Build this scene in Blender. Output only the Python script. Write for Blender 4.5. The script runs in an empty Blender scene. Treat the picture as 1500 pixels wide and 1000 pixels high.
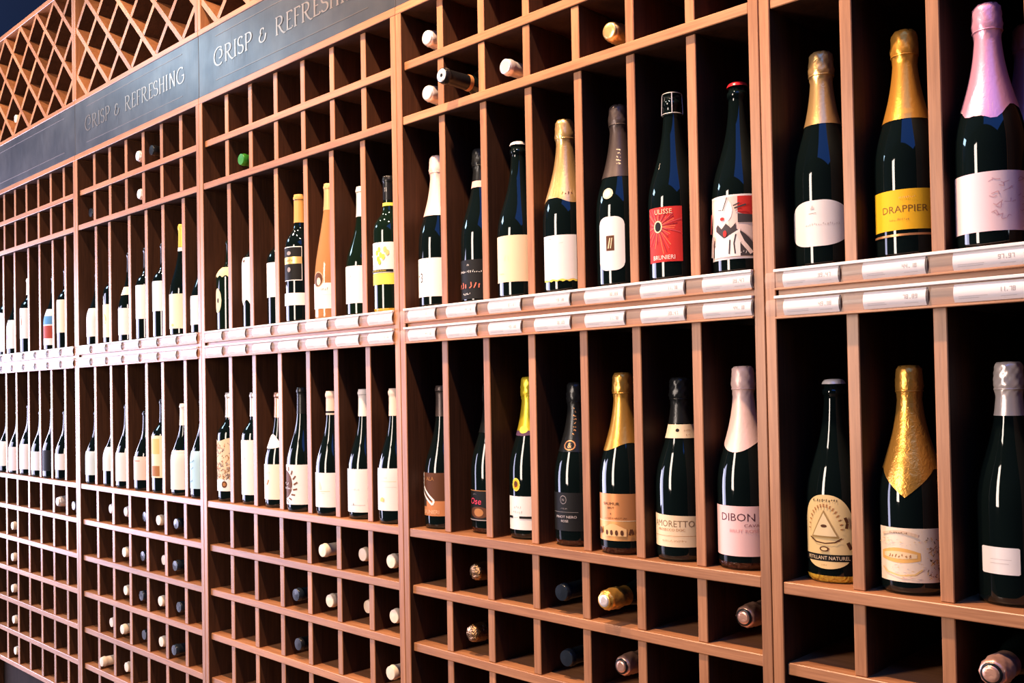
import bpy, bmesh, math, random
from mathutils import Vector, Matrix

random.seed(7)
sc = bpy.context.scene
COL = sc.collection
Z0 = 1.30                      # height of the camera-level datum above the floor
P = 0.86                       # width of one rack bay

# ------------------------------------------------------------------ camera
YAW, PITCH, ROLL = 0.7786171572, 0.0183358724, -0.0185831862
cy_, sy_, cp_, sp_ = math.cos(YAW), math.sin(YAW), math.cos(PITCH), math.sin(PITCH)
fwd = Vector((-sy_ * cp_, cy_ * cp_, sp_))
rgt = Vector((cy_, sy_, 0))
up = rgt.cross(fwd)
r2 = math.cos(ROLL) * rgt + math.sin(ROLL) * up
u2 = -math.sin(ROLL) * rgt + math.cos(ROLL) * up
cam_d = bpy.data.cameras.new('camera')
cam_d.sensor_fit = 'HORIZONTAL'
cam_d.sensor_width = 36.0
cam_d.lens = 1420.0 * 36.0 / 1500.0
cam_d.shift_y = 0.03
cam_d.clip_start = 0.02
cam = bpy.data.objects.new('camera', cam_d)
COL.objects.link(cam)
M = Matrix((r2, u2, -fwd)).transposed().to_4x4()
M.translation = Vector((0.7416715, -1.2895968, -0.0049059 + Z0))
cam.matrix_world = M
sc.camera = cam

# ------------------------------------------------------------------ world, exposure
world = bpy.data.worlds.new('world')
sc.world = world
world.use_nodes = True
world.node_tree.nodes['Background'].inputs[0].default_value = (0.55, 0.62, 0.75, 1)
world.node_tree.nodes['Background'].inputs[1].default_value = 0.02
sc.view_settings.view_transform = 'Standard'
sc.view_settings.look = 'None'
sc.view_settings.gamma = 1.0
sc.view_settings.use_curve_mapping = False
sc.view_settings.exposure = 0.9


def area(name, loc, target, sx, sy, power, color):
    d = bpy.data.lights.new(name, 'AREA')
    d.shape = 'RECTANGLE'
    d.size, d.size_y = sx, sy
    d.energy = power
    d.color = color
    o = bpy.data.objects.new(name, d)
    COL.objects.link(o)
    o.location = loc
    o.rotation_euler = (Vector(target) - Vector(loc)).to_track_quat('-Z', 'Z').to_euler()
    return o


def spot(name, loc, target, power, color, cone=100, blend=0.6, rad=0.03):
    d = bpy.data.lights.new(name, 'SPOT')
    d.energy = power
    d.color = color
    d.spot_size = math.radians(cone)
    d.spot_blend = blend
    d.shadow_soft_size = rad
    o = bpy.data.objects.new(name, d)
    COL.objects.link(o)
    o.location = loc
    o.rotation_euler = (Vector(target) - Vector(loc)).to_track_quat('-Z', 'Y').to_euler()
    return o


WARM = (1.0, 0.66, 0.42)
# row of ceiling spots washing the rack
for i, (x, pw) in enumerate(((-0.36, 138), (-1.25, 72), (-2.15, 52), (-3.10, 44))):
    spot('ceiling_spot', (x, -0.63, 1.72 + Z0), (x + 0.1, 0.05, 0.35 + Z0), pw, WARM, 104, 0.85)
# daylight: shop windows at the far end, tall side window behind the camera, window in the near end wall, roof lights
area('daylight_end_window', (-6.42, -1.40, -0.10 + Z0), (0.0, -1.40, -0.10 + Z0), 1.8, 2.1, 125, (0.73, 0.71, 1.0))
area('daylight_corner_window', (-5.15, -2.36, -0.10 + Z0), (-5.15, 0.0, -0.10 + Z0), 2.3, 2.1, 100, (0.73, 0.71, 1.0))
area('daylight_tall_window', (-1.05, -2.36, 0.42 + Z0), (-1.05, 0.0, 0.42 + Z0), 0.48, 1.5, 35, (1.0, 0.82, 0.70))
area('daylight_near_window', (4.42, -1.2, 0.5 + Z0), (0.0, -1.2, 0.5 + Z0), 0.5, 1.3, 5, (0.75, 0.85, 1.0))
area('roof_light_near', (1.25, -1.35, 1.80 + Z0), (1.25, -1.35, 0.0), 2.2, 1.7, 12.5, (0.05, 0.22, 1.0))
area('roof_light_far', (-4.0, -1.35, 1.80 + Z0), (-4.0, -1.35, 0.0), 0.9, 0.8, 26, (0.55, 0.80, 1.0))

# ------------------------------------------------------------------ materials
MATS = {}


def newmat(name):
    m = bpy.data.materials.new(name)
    m.use_nodes = True
    nt = m.node_tree
    return m, nt, nt.nodes['Principled BSDF']


def flat(name, col, rough=0.6, metal=0.0, spec=0.3, noise=0.0, nscale=60.0, coat=0.0):
    if name in MATS:
        return MATS[name]
    m, nt, b = newmat(name)
    b.inputs['Base Color'].default_value = (*col, 1)
    b.inputs['Roughness'].default_value = rough
    b.inputs['Metallic'].default_value = metal
    b.inputs['Specular IOR Level'].default_value = spec
    b.inputs['Coat Weight'].default_value = coat
    tc = nt.nodes.new('ShaderNodeTexCoord')
    n = nt.nodes.new('ShaderNodeTexNoise')
    n.inputs['Scale'].default_value = nscale
    n.inputs['Detail'].default_value = 3
    nt.links.new(tc.outputs['Object'], n.inputs['Vector'])
    if noise > 0:
        r = nt.nodes.new('ShaderNodeMix')
        r.data_type = 'RGBA'
        r.inputs[6].default_value = (*[max(0, c * (1 - noise)) for c in col], 1)
        r.inputs[7].default_value = (*[min(1, c * (1 + noise)) for c in col], 1)
        nt.links.new(n.outputs['Fac'], r.inputs[0])
        nt.links.new(r.outputs[2], b.inputs['Base Color'])
    MATS[name] = m
    return m


def wood(name, axis, dark, light, rough=0.38, spec=0.5):
    if name in MATS:
        return MATS[name]
    m, nt, b = newmat(name)
    tc = nt.nodes.new('ShaderNodeTexCoord')
    oi = nt.nodes.new('ShaderNodeObjectInfo')
    add = nt.nodes.new('ShaderNodeVectorMath')
    add.operation = 'MULTIPLY_ADD'
    comb = nt.nodes.new('ShaderNodeCombineXYZ')
    for k in range(3):
        nt.links.new(oi.outputs['Random'], comb.inputs[k])
    add.inputs[1].default_value = (7.3, 5.1, 9.7)
    nt.links.new(comb.outputs[0], add.inputs[0])
    nt.links.new(tc.outputs['Object'], add.inputs[2])
    mp = nt.nodes.new('ShaderNodeMapping')
    s = [1.0, 1.0, 1.0]
    s[axis] = 0.045
    mp.inputs['Scale'].default_value = s
    nt.links.new(add.outputs[0], mp.inputs['Vector'])
    n = nt.nodes.new('ShaderNodeTexNoise')
    n.inputs['Scale'].default_value = 260
    n.inputs['Detail'].default_value = 5
    n.inputs['Roughness'].default_value = 0.62
    nt.links.new(mp.outputs[0], n.inputs['Vector'])
    n2 = nt.nodes.new('ShaderNodeTexNoise')
    n2.inputs['Scale'].default_value = 38
    n2.inputs['Detail'].default_value = 3
    n2.inputs['Distortion'].default_value = 0.8
    nt.links.new(mp.outputs[0], n2.inputs['Vector'])
    mx = nt.nodes.new('ShaderNodeMix')
    mx.data_type = 'FLOAT'
    mx.inputs[0].default_value = 0.45
    nt.links.new(n.outputs['Fac'], mx.inputs[2])
    nt.links.new(n2.outputs['Fac'], mx.inputs[3])
    cr = nt.nodes.new('ShaderNodeValToRGB')
    cr.color_ramp.elements[0].position = 0.34
    cr.color_ramp.elements[0].color = (*dark, 1)
    cr.color_ramp.elements[1].position = 0.62
    cr.color_ramp.elements[1].color = (*light, 1)
    nt.links.new(mx.outputs[0], cr.inputs[0])
    hv = nt.nodes.new('ShaderNodeHueSaturation')
    mr = nt.nodes.new('ShaderNodeMapRange')
    mr.inputs[3].default_value = 0.86
    mr.inputs[4].default_value = 1.12
    nt.links.new(oi.outputs['Random'], mr.inputs[0])
    nt.links.new(mr.outputs[0], hv.inputs['Value'])
    nt.links.new(cr.outputs[0], hv.inputs['Color'])
    nt.links.new(hv.outputs[0], b.inputs['Base Color'])
    b.inputs['Roughness'].default_value = rough
    b.inputs['Specular IOR Level'].default_value = spec
    bp = nt.nodes.new('ShaderNodeBump')
    bp.inputs['Strength'].default_value = 0.12
    bp.inputs['Distance'].default_value = 0.001
    nt.links.new(n.outputs['Fac'], bp.inputs['Height'])
    nt.links.new(bp.outputs[0], b.inputs['Normal'])
    MATS[name] = m
    return m


WD, WL = (0.262, 0.101, 0.041), (0.445, 0.197, 0.088)
wood_x = wood('stained_oak_horizontal', 0, WD, WL)
wood_z = wood('stained_oak_upright', 2, WD, WL)
wood_d = wood('stained_oak_diagonal', 2, WD, WL)
wood_shaded = wood('shade_toned_face', 2, (0.030, 0.0110, 0.0050), (0.066, 0.025, 0.0115), 0.6, 0.2)  # dark tone stands in for shade inside cells and under boards
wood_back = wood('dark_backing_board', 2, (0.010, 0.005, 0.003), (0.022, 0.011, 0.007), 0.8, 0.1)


def glass(name, col, rough=0.035):
    """thick dark bottle glass full of wine: nearly black body, sharp gloss"""
    if name in MATS:
        return MATS[name]
    m, nt, b = newmat(name)
    b.inputs['Base Color'].default_value = (*col, 1)
    b.inputs['Roughness'].default_value = rough
    b.inputs['IOR'].default_value = 1.52
    MATS[name] = m
    return m


def clear_glass(name, col, rough=0.02, trans=0.6):
    if name in MATS:
        return MATS[name]
    m, nt, b = newmat(name)
    b.inputs['Base Color'].default_value = (*col, 1)
    b.inputs['Roughness'].default_value = rough
    b.inputs['IOR'].default_value = 1.40
    b.inputs['Transmission Weight'].default_value = trans
    tc = nt.nodes.new('ShaderNodeTexCoord')
    n = nt.nodes.new('ShaderNodeTexNoise')
    n.inputs['Scale'].default_value = 55
    n.inputs['Distortion'].default_value = 1.5
    nt.links.new(tc.outputs['Object'], n.inputs['Vector'])
    bp = nt.nodes.new('ShaderNodeBump')
    bp.inputs['Strength'].default_value = 0.8
    bp.inputs['Distance'].default_value = 0.012
    nt.links.new(n.outputs['Fac'], bp.inputs['Height'])
    nt.links.new(bp.outputs[0], b.inputs['Normal'])
    MATS[name] = m
    return m


G_BLACK = glass('black_green_glass', (0.003, 0.006, 0.006))
G_GREEN = glass('dark_green_glass', (0.004, 0.010, 0.006))
G_AMBER = glass('amber_rose_wine_glass', (0.40, 0.185, 0.075), 0.06)
G_GOLD = clear_glass('golden_wine_glass', (0.95, 0.58, 0.07), 0.05, 0.45)
G_ROSE = clear_glass('rose_wine_glass', (0.26, 0.065, 0.03), 0.05, 0.85)


def foilmat(name, col, rough=0.30, metal=0.65, crinkle=0.12):
    if name in MATS:
        return MATS[name]
    m, nt, b = newmat(name)
    b.inputs['Base Color'].default_value = (*col, 1)
    b.inputs['Roughness'].default_value = rough
    b.inputs['Metallic'].default_value = metal
    tc = nt.nodes.new('ShaderNodeTexCoord')
    n = nt.nodes.new('ShaderNodeTexNoise')
    n.inputs['Scale'].default_value = 130
    n.inputs['Detail'].default_value = 4
    n.inputs['Distortion'].default_value = 1.2
    nt.links.new(tc.outputs['Object'], n.inputs['Vector'])
    bp = nt.nodes.new('ShaderNodeBump')
    bp.inputs['Strength'].default_value = crinkle
    bp.inputs['Distance'].default_value = 0.003
    nt.links.new(n.outputs['Fac'], bp.inputs['Height'])
    nt.links.new(bp.outputs[0], b.inputs['Normal'])
    MATS[name] = m
    return m


F_GOLD = foilmat('gold_foil', (0.86, 0.45, 0.09), 0.30, 0.8, 0.14)
F_GOLD_C = foilmat('crinkled_gold_foil', (0.88, 0.45, 0.09), 0.30, 0.8, 0.32)
F_SPECK = foilmat('dark_gold_crinkled_foil', (0.30, 0.16, 0.07), 0.2, 0.95, 0.9)
F_PALEGOLD = foilmat('pale_gold_foil', (0.86, 0.54, 0.22), 0.30, 0.75)
F_ORANGE = foilmat('orange_gold_foil', (0.86, 0.40, 0.06), 0.30)
F_PINK = foilmat('pink_foil', (0.85, 0.40, 0.56), 0.34, 0.45)
F_ROSE = foilmat('pale_rose_foil', (0.92, 0.64, 0.58), 0.42, 0.2)
F_SILVER = foilmat('silver_foil', (0.84, 0.73, 0.70), 0.28, 0.5)
F_YELLOW = foilmat('yellow_foil', (0.80, 0.62, 0.04), 0.35, 0.6)
F_GREY = foilmat('dark_grey_foil', (0.075, 0.055, 0.052), 0.38, 0.5)
F_BLACK = foilmat('black_foil', (0.010, 0.011, 0.012), 0.3, 0.2)
F_COPPER = foilmat('copper_foil', (0.78, 0.42, 0.30), 0.3)
C_CREAM = flat('cream_capsule', (0.78, 0.60, 0.44), 0.42, noise=0.06)
C_WHITE = flat('white_capsule', (0.80, 0.72, 0.68), 0.42, noise=0.05)
C_ORANGE = flat('orange_capsule', (0.70, 0.33, 0.09), 0.4)
C_GREEN = flat('green_capsule', (0.03, 0.19, 0.015), 0.35)
C_BLUE = flat('slate_blue_capsule', (0.010, 0.014, 0.020), 0.22)
C_BLACK = flat('black_capsule', (0.008, 0.008, 0.009), 0.28)
PAPER = flat('white_label_paper', (0.82, 0.76, 0.74), 0.6, noise=0.03)
PLASTIC = flat('white_rail_plastic', (0.80, 0.76, 0.74), 0.35)


def ink(col, rough=0.6, metal=0.0):
    return flat('print_%02x%02x%02x_%d' % (*[int(255 * c) for c in col], int(metal * 9)), col, rough, metal, 0.15)


INK = ink((0.008, 0.007, 0.007))
IGREY = ink((0.30, 0.26, 0.26))
IPALE = ink((0.55, 0.47, 0.46))
CREAM = ink((0.80, 0.62, 0.40))
OCHRE = ink((0.78, 0.52, 0.20))
TAN = ink((0.40, 0.17, 0.06))
BROWN = ink((0.10, 0.036, 0.016))
RED = ink((0.60, 0.035, 0.030))
PINK = ink((0.80, 0.45, 0.42))
YEL = ink((0.84, 0.46, 0.02))
LYEL = ink((0.84, 0.66, 0.10))
LBLUE = ink((0.42, 0.62, 0.72))
GREEN = ink((0.40, 0.50, 0.06))
DKGREY = ink((0.009, 0.009, 0.010))
COPR = ink((0.72, 0.33, 0.14), 0.35, 0.6)
GOLDI = ink((0.85, 0.55, 0.20), 0.35, 0.6)

# ------------------------------------------------------------------ mesh helpers
def link(name, me, parent=None, loc=(0, 0, 0)):
    o = bpy.data.objects.new(name, me)
    COL.objects.link(o)
    o.parent = parent
    o.location = loc
    return o


def thing(name, label, cat, loc, group=None, rot=(0, 0, 0)):
    o = bpy.data.objects.new(name, None)
    o.empty_display_size = 0.05
    COL.objects.link(o)
    o.location = loc
    o.rotation_euler = rot
    o['label'] = label
    o['category'] = cat
    if group:
        o['group'] = group
    return o


_box = {}


def box_mesh(sx, sy, sz, mat, bev=0.0012):
    key = (round(sx, 4), round(sy, 4), round(sz, 4), mat.name, bev)
    if key in _box:
        return _box[key]
    bm = bmesh.new()
    bmesh.ops.create_cube(bm, size=1.0)
    bmesh.ops.scale(bm, vec=(sx, sy, sz), verts=bm.verts)
    if bev:
        bmesh.ops.bevel(bm, geom=list(bm.edges), offset=bev, segments=1, affect='EDGES', profile=0.5)
    me = bpy.data.meshes.new('board')
    bm.to_mesh(me)
    bm.free()
    me.materials.append(mat)
    _box[key] = me
    return me


def board(name, parent, x0, x1, y0, y1, z0, z1, mat, bev=0.0012, face=None):
    me = box_mesh(x1 - x0, y1 - y0, z1 - z0, mat, bev)
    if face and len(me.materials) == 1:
        # shade put into the colour: sides and undersides darker than front and top
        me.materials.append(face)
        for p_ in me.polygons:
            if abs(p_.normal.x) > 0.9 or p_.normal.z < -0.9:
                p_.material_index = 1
    return link(name, me, parent, ((x0 + x1) / 2, (y0 + y1) / 2, (z0 + z1) / 2))


# ------------------------------------------------------------------ room shell
def shell(name, x0, x1, y0, y1, z0, z1, mat):
    o = board(name, None, x0, x1, y0, y1, z0, z1, mat, 0)
    o['kind'] = 'structure'
    return o


NAVY = flat('navy_wall_paint', (0.006, 0.011, 0.020), 0.9, 0, 0.05, noise=0.15, nscale=6)
CEIL = flat('blue_ceiling_paint', (0.004, 0.012, 0.030), 0.9, 0, 0.05, noise=0.1, nscale=4)
FLOORM = wood('floor_boards', 0, (0.05, 0.028, 0.018), (0.11, 0.062, 0.038), 0.4)
shell('floor', -6.6, 4.6, -2.5, 0.5, -0.06, 0.0, FLOORM)
shell('ceiling', -6.6, 4.6, -2.5, 0.5, 3.12, 3.18, CEIL)
shell('wall_back', -6.6, 4.6, 0.40, 0.5, 0.0, 3.12, NAVY)
shell('wall_front', -6.6, 4.6, -2.5, -2.4, 0.0, 3.12, NAVY)
shell('wall_left', -6.6, -6.5, -2.4, 0.40, 0.0, 3.12, NAVY)
shell('wall_right', 4.5, 4.6, -2.4, 0.40, 0.0, 3.12, NAVY)

# ------------------------------------------------------------------ racks
T = 0.018
BACK = 0.372
DIVX = [0.009 + 0.12029 * k for k in range(1, 7)]
TALL_U = {5: [0.130, 0.250, 0.370, 0.490, 0.610, 0.731], 4: [0.131, 0.252, 0.373, 0.494, 0.611, 0.732],
          3: [0.137, 0.246, 0.367, 0.497, 0.604, 0.724], 2: [0.138, 0.243, 0.388, 0.505, 0.615, 0.741],
          1: [0.115, 0.239, 0.385, 0.497, 0.624, 0.738]}
TALL_L = {5: [0.129, 0.249, 0.370, 0.490, 0.610, 0.731], 4: [0.127, 0.248, 0.369, 0.495, 0.611, 0.730],
          3: [0.131, 0.250, 0.371, 0.495, 0.608, 0.730], 2: [0.117, 0.240, 0.353, 0.493, 0.599, 0.738],
          1: [0.132, 0.244, 0.372, 0.484, 0.597, 0.722]}
ROWZ = [-0.4085 - 0.1195 * i for i in range(6)]        # tops of the pigeonhole shelves
UPZ, MIDZ = 0.574, 0.691
SHELF_U, SHELF_L = 0.165, -0.2895
DZ = {1: 0.0, 2: 0.0, 3: 0.0, 4: 0.0, 5: -0.004}
RACK_LABEL = {
    5: 'brown wooden wine rack bay that holds the bottle with the plain yellow label',
    4: 'brown wooden wine rack bay that holds the bottle with the red crown cap',
    3: 'brown wooden wine rack bay with one green bottle cap in its upper pigeonholes',
    2: 'brown wooden wine rack bay whose lower pigeonholes hold the most bottles',
    1: 'pale-lit wooden wine rack bay under the plainest dark sign and the diamond lattice'}


def rack(m):
    x0 = (m - 5) * P
    r = thing('wine_rack', RACK_LABEL[m], 'wine rack', (x0, 0, Z0 + DZ[m]), 'wine rack bays along the wall')
    a, b = 0.0005, P - 0.0005
    bot = -1.3 - DZ[m]
    board('side_panel', r, a, T, 0, BACK, bot + 0.0, 0.7945, wood_z, face=wood_shaded)
    board('side_panel', r, b - T + 0.0005, b, 0, BACK, bot, 0.7945, wood_z, face=wood_shaded)
    board('top_rail', r, a, b, 0, BACK, 0.7945, 0.812, wood_x, face=wood_shaded)
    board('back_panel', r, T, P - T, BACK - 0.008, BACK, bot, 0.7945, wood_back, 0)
    ia, ib = T + 0.0003, P - T - 0.0003
    bk = BACK - 0.009

    def shelf(zt, rec):
        board('shelf', r, ia, ib, rec, bk, zt - T + 0.0005, zt, wood_x, face=wood_shaded)

    def dividers(xs, zb, zt, rec):
        for x in xs:
            board('divider', r, x - 0.009, x + 0.009, rec, bk, zb + 0.0003, zt - 0.0003, wood_z, face=wood_shaded)
    shelf(MIDZ, 0.008)
    shelf(UPZ, 0.002)
    shelf(SHELF_U, 0.006)
    shelf(SHELF_L, 0.002)
    for z in ROWZ:
        shelf(z, 0.008)
    dividers(DIVX, MIDZ, 0.7945, 0.0115)
    dividers(DIVX, UPZ, MIDZ - T, 0.0115)
    dividers(TALL_U[m], SHELF_U, UPZ - T, 0.011)
    dividers(TALL_L[m], SHELF_L, 0.098, 0.0125)
    tops = [SHELF_L] + ROWZ
    for zt, zb in zip(tops, ROWZ):
        dividers(DIVX, zb, zt - T, 0.0115)
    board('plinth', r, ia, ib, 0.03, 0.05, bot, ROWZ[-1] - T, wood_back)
    # price rail carrier under the upper shelf
    board('rail_board', r, ia, ib, 0.006, 0.026, 0.098, SHELF_U - T, wood_x)
    for zt, zb in ((0.169, 0.1385), (0.130, 0.096)):
        rail = board('price_rail', r, ia, ib, 0.000, 0.0058, zb, zt, wood_x, 0.0006)
        board('upper_lip', rail, ia - P / 2, ib - P / 2, -0.0095, -0.0031, (zt - zb) / 2 - 0.0042, (zt - zb) / 2, PLASTIC, 0.0006)
        board('lower_lip', rail, ia - P / 2, ib - P / 2, -0.0075, -0.0031, -(zt - zb) / 2, -(zt - zb) / 2 + 0.0028, wood_x, 0.0006)
    return r


RACKS = {m: rack(m) for m in (5, 4, 3, 2, 1)}

# ---- price cards curved into the rails
def curved_card(w, h, bulge, y0, mats_shapes):
    bm = bmesh.new()
    n = 8
    rows = []
    for i in range(n + 1):
        t = i / n
        z = (t - 0.5) * h
        y = y0 - bulge * (1 - (2 * t - 1) ** 2)
        rows.append((y, z))

    def strip(x0, x1, t0, t1, off, mi):
        ts = [t0] + [i / n for i in range(n + 1) if t0 < i / n < t1] + [t1]
        vs = []
        for t in ts:
            z = (t - 0.5) * h
            y = y0 - bulge * (1 - (2 * t - 1) ** 2) - off
            vs.append((bm.verts.new((x0, y, z)), bm.verts.new((x1, y, z))))
        for p, q in zip(vs, vs[1:]):
            f = bm.faces.new((p[0], p[1], q[1], q[0]))
            f.material_index = mi
            f.smooth = True
    for s in mats_shapes:
        strip(*s)
    me = bpy.data.meshes.new('price_card')
    bm.to_mesh(me)
    bm.free()
    for m_ in (PAPER, IPALE, IGREY):
        me.materials.append(m_)
    return me


PL_CLEAR, nt_, b_ = newmat('clear_card_holder')
b_.inputs['Base Color'].default_value = (0.9, 0.84, 0.8, 1)
b_.inputs['Roughness'].default_value = 0.15
b_.inputs['Alpha'].default_value = 0.12


def digits(x, t0, t1, w, rnd):
    """a printed price: four thin figures with gaps"""
    out = []
    cw = w / 5.2
    for k in range(5):
        xx = x + k * cw * 1.05
        if k == 2:
            out.append((xx + cw * 0.3, xx + cw * 0.6, t0, t0 + 0.05, 0.0002, 2))
            continue
        st = rnd.choice('0134578')
        th = cw * 0.2
        tm = (t0 + t1) / 2
        if st in '0134578':
            out.append((xx + cw * 0.62, xx + cw * 0.62 + th, t0, t1, 0.0002, 2))
        if st in '0':
            out.append((xx, xx + th, t0, t1, 0.0002, 2))
        if st in '458':
            out.append((xx, xx + th, tm, t1, 0.0002, 2))
        if st in '03578':
            out.append((xx, xx + cw * 0.7, t1 - 0.035, t1, 0.0002, 2))
        if st in '03458':
            out.append((xx, xx + cw * 0.7, tm - 0.018, tm + 0.018, 0.0002, 2))
        if st in '0358':
            out.append((xx, xx + cw * 0.7, t0, t0 + 0.035, 0.0002, 2))
    return out


CARD_V = []
for v in range(6):
    rnd = random.Random(v + 3)
    w, h = 0.085, 0.0235
    sh = [(-w / 2, w / 2, 0, 1, 0, 0)]
    for k in range(2):
        sh.append((-w / 2 + 0.006, -w / 2 + 0.006 + rnd.uniform(0.022, 0.036), 0.18 + 0.10 * k, 0.21 + 0.10 * k, 0.0002, 1))
    sh.append((w / 2 - 0.028, w / 2 - 0.010, 0.17, 0.195, 0.0002, 1))
    sh += digits(w / 2 - 0.030, 0.42, 0.66, 0.020, rnd)
    CARD_V.append(curved_card(w, h, 0.0045, -0.0018, sh))
hold_bm = bmesh.new()
HOLD = None
for part in (0,):
    n, w, h = 8, 0.117, 0.0238
    vs = []
    for i in range(n + 1):
        t = i / n
        z = (t - 0.5) * h
        y = -0.0024 - 0.0047 * (1 - (2 * t - 1) ** 2)
        vs.append((hold_bm.verts.new((-w / 2, y, z)), hold_bm.verts.new((w / 2, y, z))))
    for p, q in zip(vs, vs[1:]):
        f = hold_bm.faces.new((p[0], p[1], q[1], q[0]))
        f.smooth = True
    HOLD = bpy.data.meshes.new('card_holder')
    hold_bm.to_mesh(HOLD)
    HOLD.materials.append(PL_CLEAR)
hold_bm.free()
UD = {5: ['egg-shaped white label', 'yellow label', 'shiny pink foil'],
      4: ['label marked 3', 'red script', 'plain cream label', 'pale gold foil', 'pill-shaped label', 'red starburst label', 'red crown cap'],
      3: ['oval label with black dot', 'notched white label', 'squarish white label', 'orange capsule', 'amber glass', 'tiny squiggle label', 'yellow fruit label'],
      2: ['short neck beside the upright', 'yellow sun crescent', 'cream shoulder band', 'broad white label', 'bluish-white high label', 'yellow-gold capsule', 'half-hidden white label'],
      1: ['end-cell white label', 'small pink mark', 'curved brown stroke', None, 'striped label', 'orange figures', None]}
LD = {5: ['eye in a triangle', 'pointed gold foil', 'silver foil top'],
      4: ['white slanted shape', 'pink script', 'yellow foil', 'copper neck lettering', 'copper house label', 'cream collar band', 'pink capitals label'],
      3: ['scribbled cream label', 'very tall plain label', 'white shoulder seal', 'brown sun label', 'black-ringed pink capsule', 'rules near its foot', 'ruled label by the upright'],
      2: ['pale blue-grey label', 'sliver of label', 'strong edge glint', 'pink label with reddish line', 'tall ochre label', 'white capsule tip', 'light blue patterned label'],
      1: ['ochre-marked label', 'narrow pinkish label', 'tall far white label', 'narrow bluish label', 'slate label', 'small white label corner', None]}
EMPTY = {('u', 1, 3): 'the empty cell beside the striped label', ('u', 1, 6): 'the empty end cell beside the orange figures', ('l', 1, 6): 'the empty end cell by the far upright'}


def which(tier, m, k):
    d = (UD if tier == 'u' else LD)[m][k]
    return EMPTY[(tier, m, k)] if d is None else 'the bottle with ' + d


ci = 0
for m in (5, 4, 3, 2, 1):
    for zt, zb, nm, tier, pos in ((0.165, 0.1412, 'upper', 'u', 'under'), (0.126, 0.0987, 'lower', 'l', 'above')):
        for k in range(3 if m == 5 else 7):
            hx = (m - 5) * P + 0.0585 + 0.12029 * k + 0.0005
            tt = thing('price_label', 'white price card on the %s rail, %s %s' % (nm, pos, which(tier, m, k)),
                       'price label', (hx, 0, Z0 + DZ[m] + (zt + zb) / 2), 'price cards on the rails')
            link('card_holder', HOLD, tt, (0.012 - 0.008, 0, 0))
            link('card', CARD_V[ci % 6], tt, (0.0165, 0, 0))
            ci += 1

# ------------------------------------------------------------------ lattice bins above the signs
def clip_poly(poly, ax, lim, keep_less):
    out = []
    for i in range(len(poly)):
        p, q = poly[i], poly[(i + 1) % len(poly)]
        pi = (p[ax] <= lim) if keep_less else (p[ax] >= lim)
        qi = (q[ax] <= lim) if keep_less else (q[ax] >= lim)
        if pi:
            out.append(p)
        if pi != qi:
            t = (lim - p[ax]) / (q[ax] - p[ax])
            out.append((p[0] + t * (q[0] - p[0]), p[1] + t * (q[1] - p[1])))
    return out


def slat_mesh(poly, y0, y1):
    bm = bmesh.new()
    f = [bm.verts.new((x, y0, z)) for x, z in poly]
    k = [bm.verts.new((x, y1, z)) for x, z in poly]
    n = len(poly)
    bm.faces.new(f)
    bm.faces.new(list(reversed(k)))
    for i in range(n):
        bm.faces.new((f[i], k[i], k[(i + 1) % n], f[(i + 1) % n]))
    bmesh.ops.recalc_face_normals(bm, faces=bm.faces)
    me = bpy.data.meshes.new('slat')
    bm.to_mesh(me)
    bm.free()
    me.materials.append(wood_d)
    me.materials.append(wood_shaded)
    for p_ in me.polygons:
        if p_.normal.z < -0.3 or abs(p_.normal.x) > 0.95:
            p_.material_index = 1  # downward slat faces and cut ends painted darker in place of shade
    return me


LAT_LABEL = {
    5: 'diamond lattice wine bin on top of the bay with the yellow-labelled bottle',
    4: 'diamond lattice wine bin on top of the bay with the red crown cap',
    3: 'diamond lattice wine bin directly above the brightest lettered sign',
    2: 'diamond lattice wine bin above the sign with faint copper lettering',
    1: 'diamond lattice wine bin with a single capped bottle, against the dark wall'}
LZ0, LZ1 = 0.983, 1.408


def lattice(m):
    x0 = (m - 5) * P
    r = thing('lattice_bin', LAT_LABEL[m], 'wine rack', (x0, 0, Z0 + DZ[m] + LZ0), 'diamond lattice bins above the signs')
    H = LZ1 - LZ0
    a, b = 0.0005, P - 0.0005
    board('bottom_rail', r, a, b, 0, 0.30, 0, 0.015, wood_x)
    board('top_rail', r, a, b, 0, 0.30, H - 0.018, H, wood_x)
    board('side_panel', r, a, 0.016, 0, 0.30, 0.0153, H - 0.0183, wood_z)
    board('side_panel', r, b - 0.016, b, 0, 0.30, 0.0153, H - 0.0183, wood_z)
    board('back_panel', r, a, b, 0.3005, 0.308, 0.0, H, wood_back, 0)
    xa, xb, za, zb = 0.0163, P - 0.0163, 0.0153, H - 0.0183
    hh = zb - za
    run = 0.4125
    th = 0.0082 / math.cos(math.atan2(hh, run))
    for sgn in (1, -1):
        for k in range(-3, 9):
            xb0 = xa + 0.0825 + 0.1655 * k
            xt = xb0 + sgn * run
            # strip about the line (xb0,za)->(xt,zb)
            dz = 0.05
            ex = sgn * run / hh * dz
            poly = [(xb0 - ex - th, za - dz), (xb0 - ex + th, za - dz), (xt + ex + th, zb + dz), (xt + ex - th, zb + dz)]
            for ax, lim, kl in ((0, xa, False), (0, xb, True), (1, za, False), (1, zb, True)):
                if poly:
                    poly = clip_poly(poly, ax, lim, kl)
            if len(poly) < 3:
                continue
            ar = 0.5 * abs(sum(poly[i][0] * poly[(i + 1) % len(poly)][1] - poly[(i + 1) % len(poly)][0] * poly[i][1] for i in range(len(poly))))
            if ar < 2e-4:
                continue
            cx = sum(p[0] for p in poly) / len(poly)
            cz = sum(p[1] for p in poly) / len(poly)
            rec = 0.004 if sgn > 0 else 0.0025
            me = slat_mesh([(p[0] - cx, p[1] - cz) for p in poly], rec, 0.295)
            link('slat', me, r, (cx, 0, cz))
    return r


for m in (5, 4, 3, 2, 1):
    lattice(m)

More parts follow.
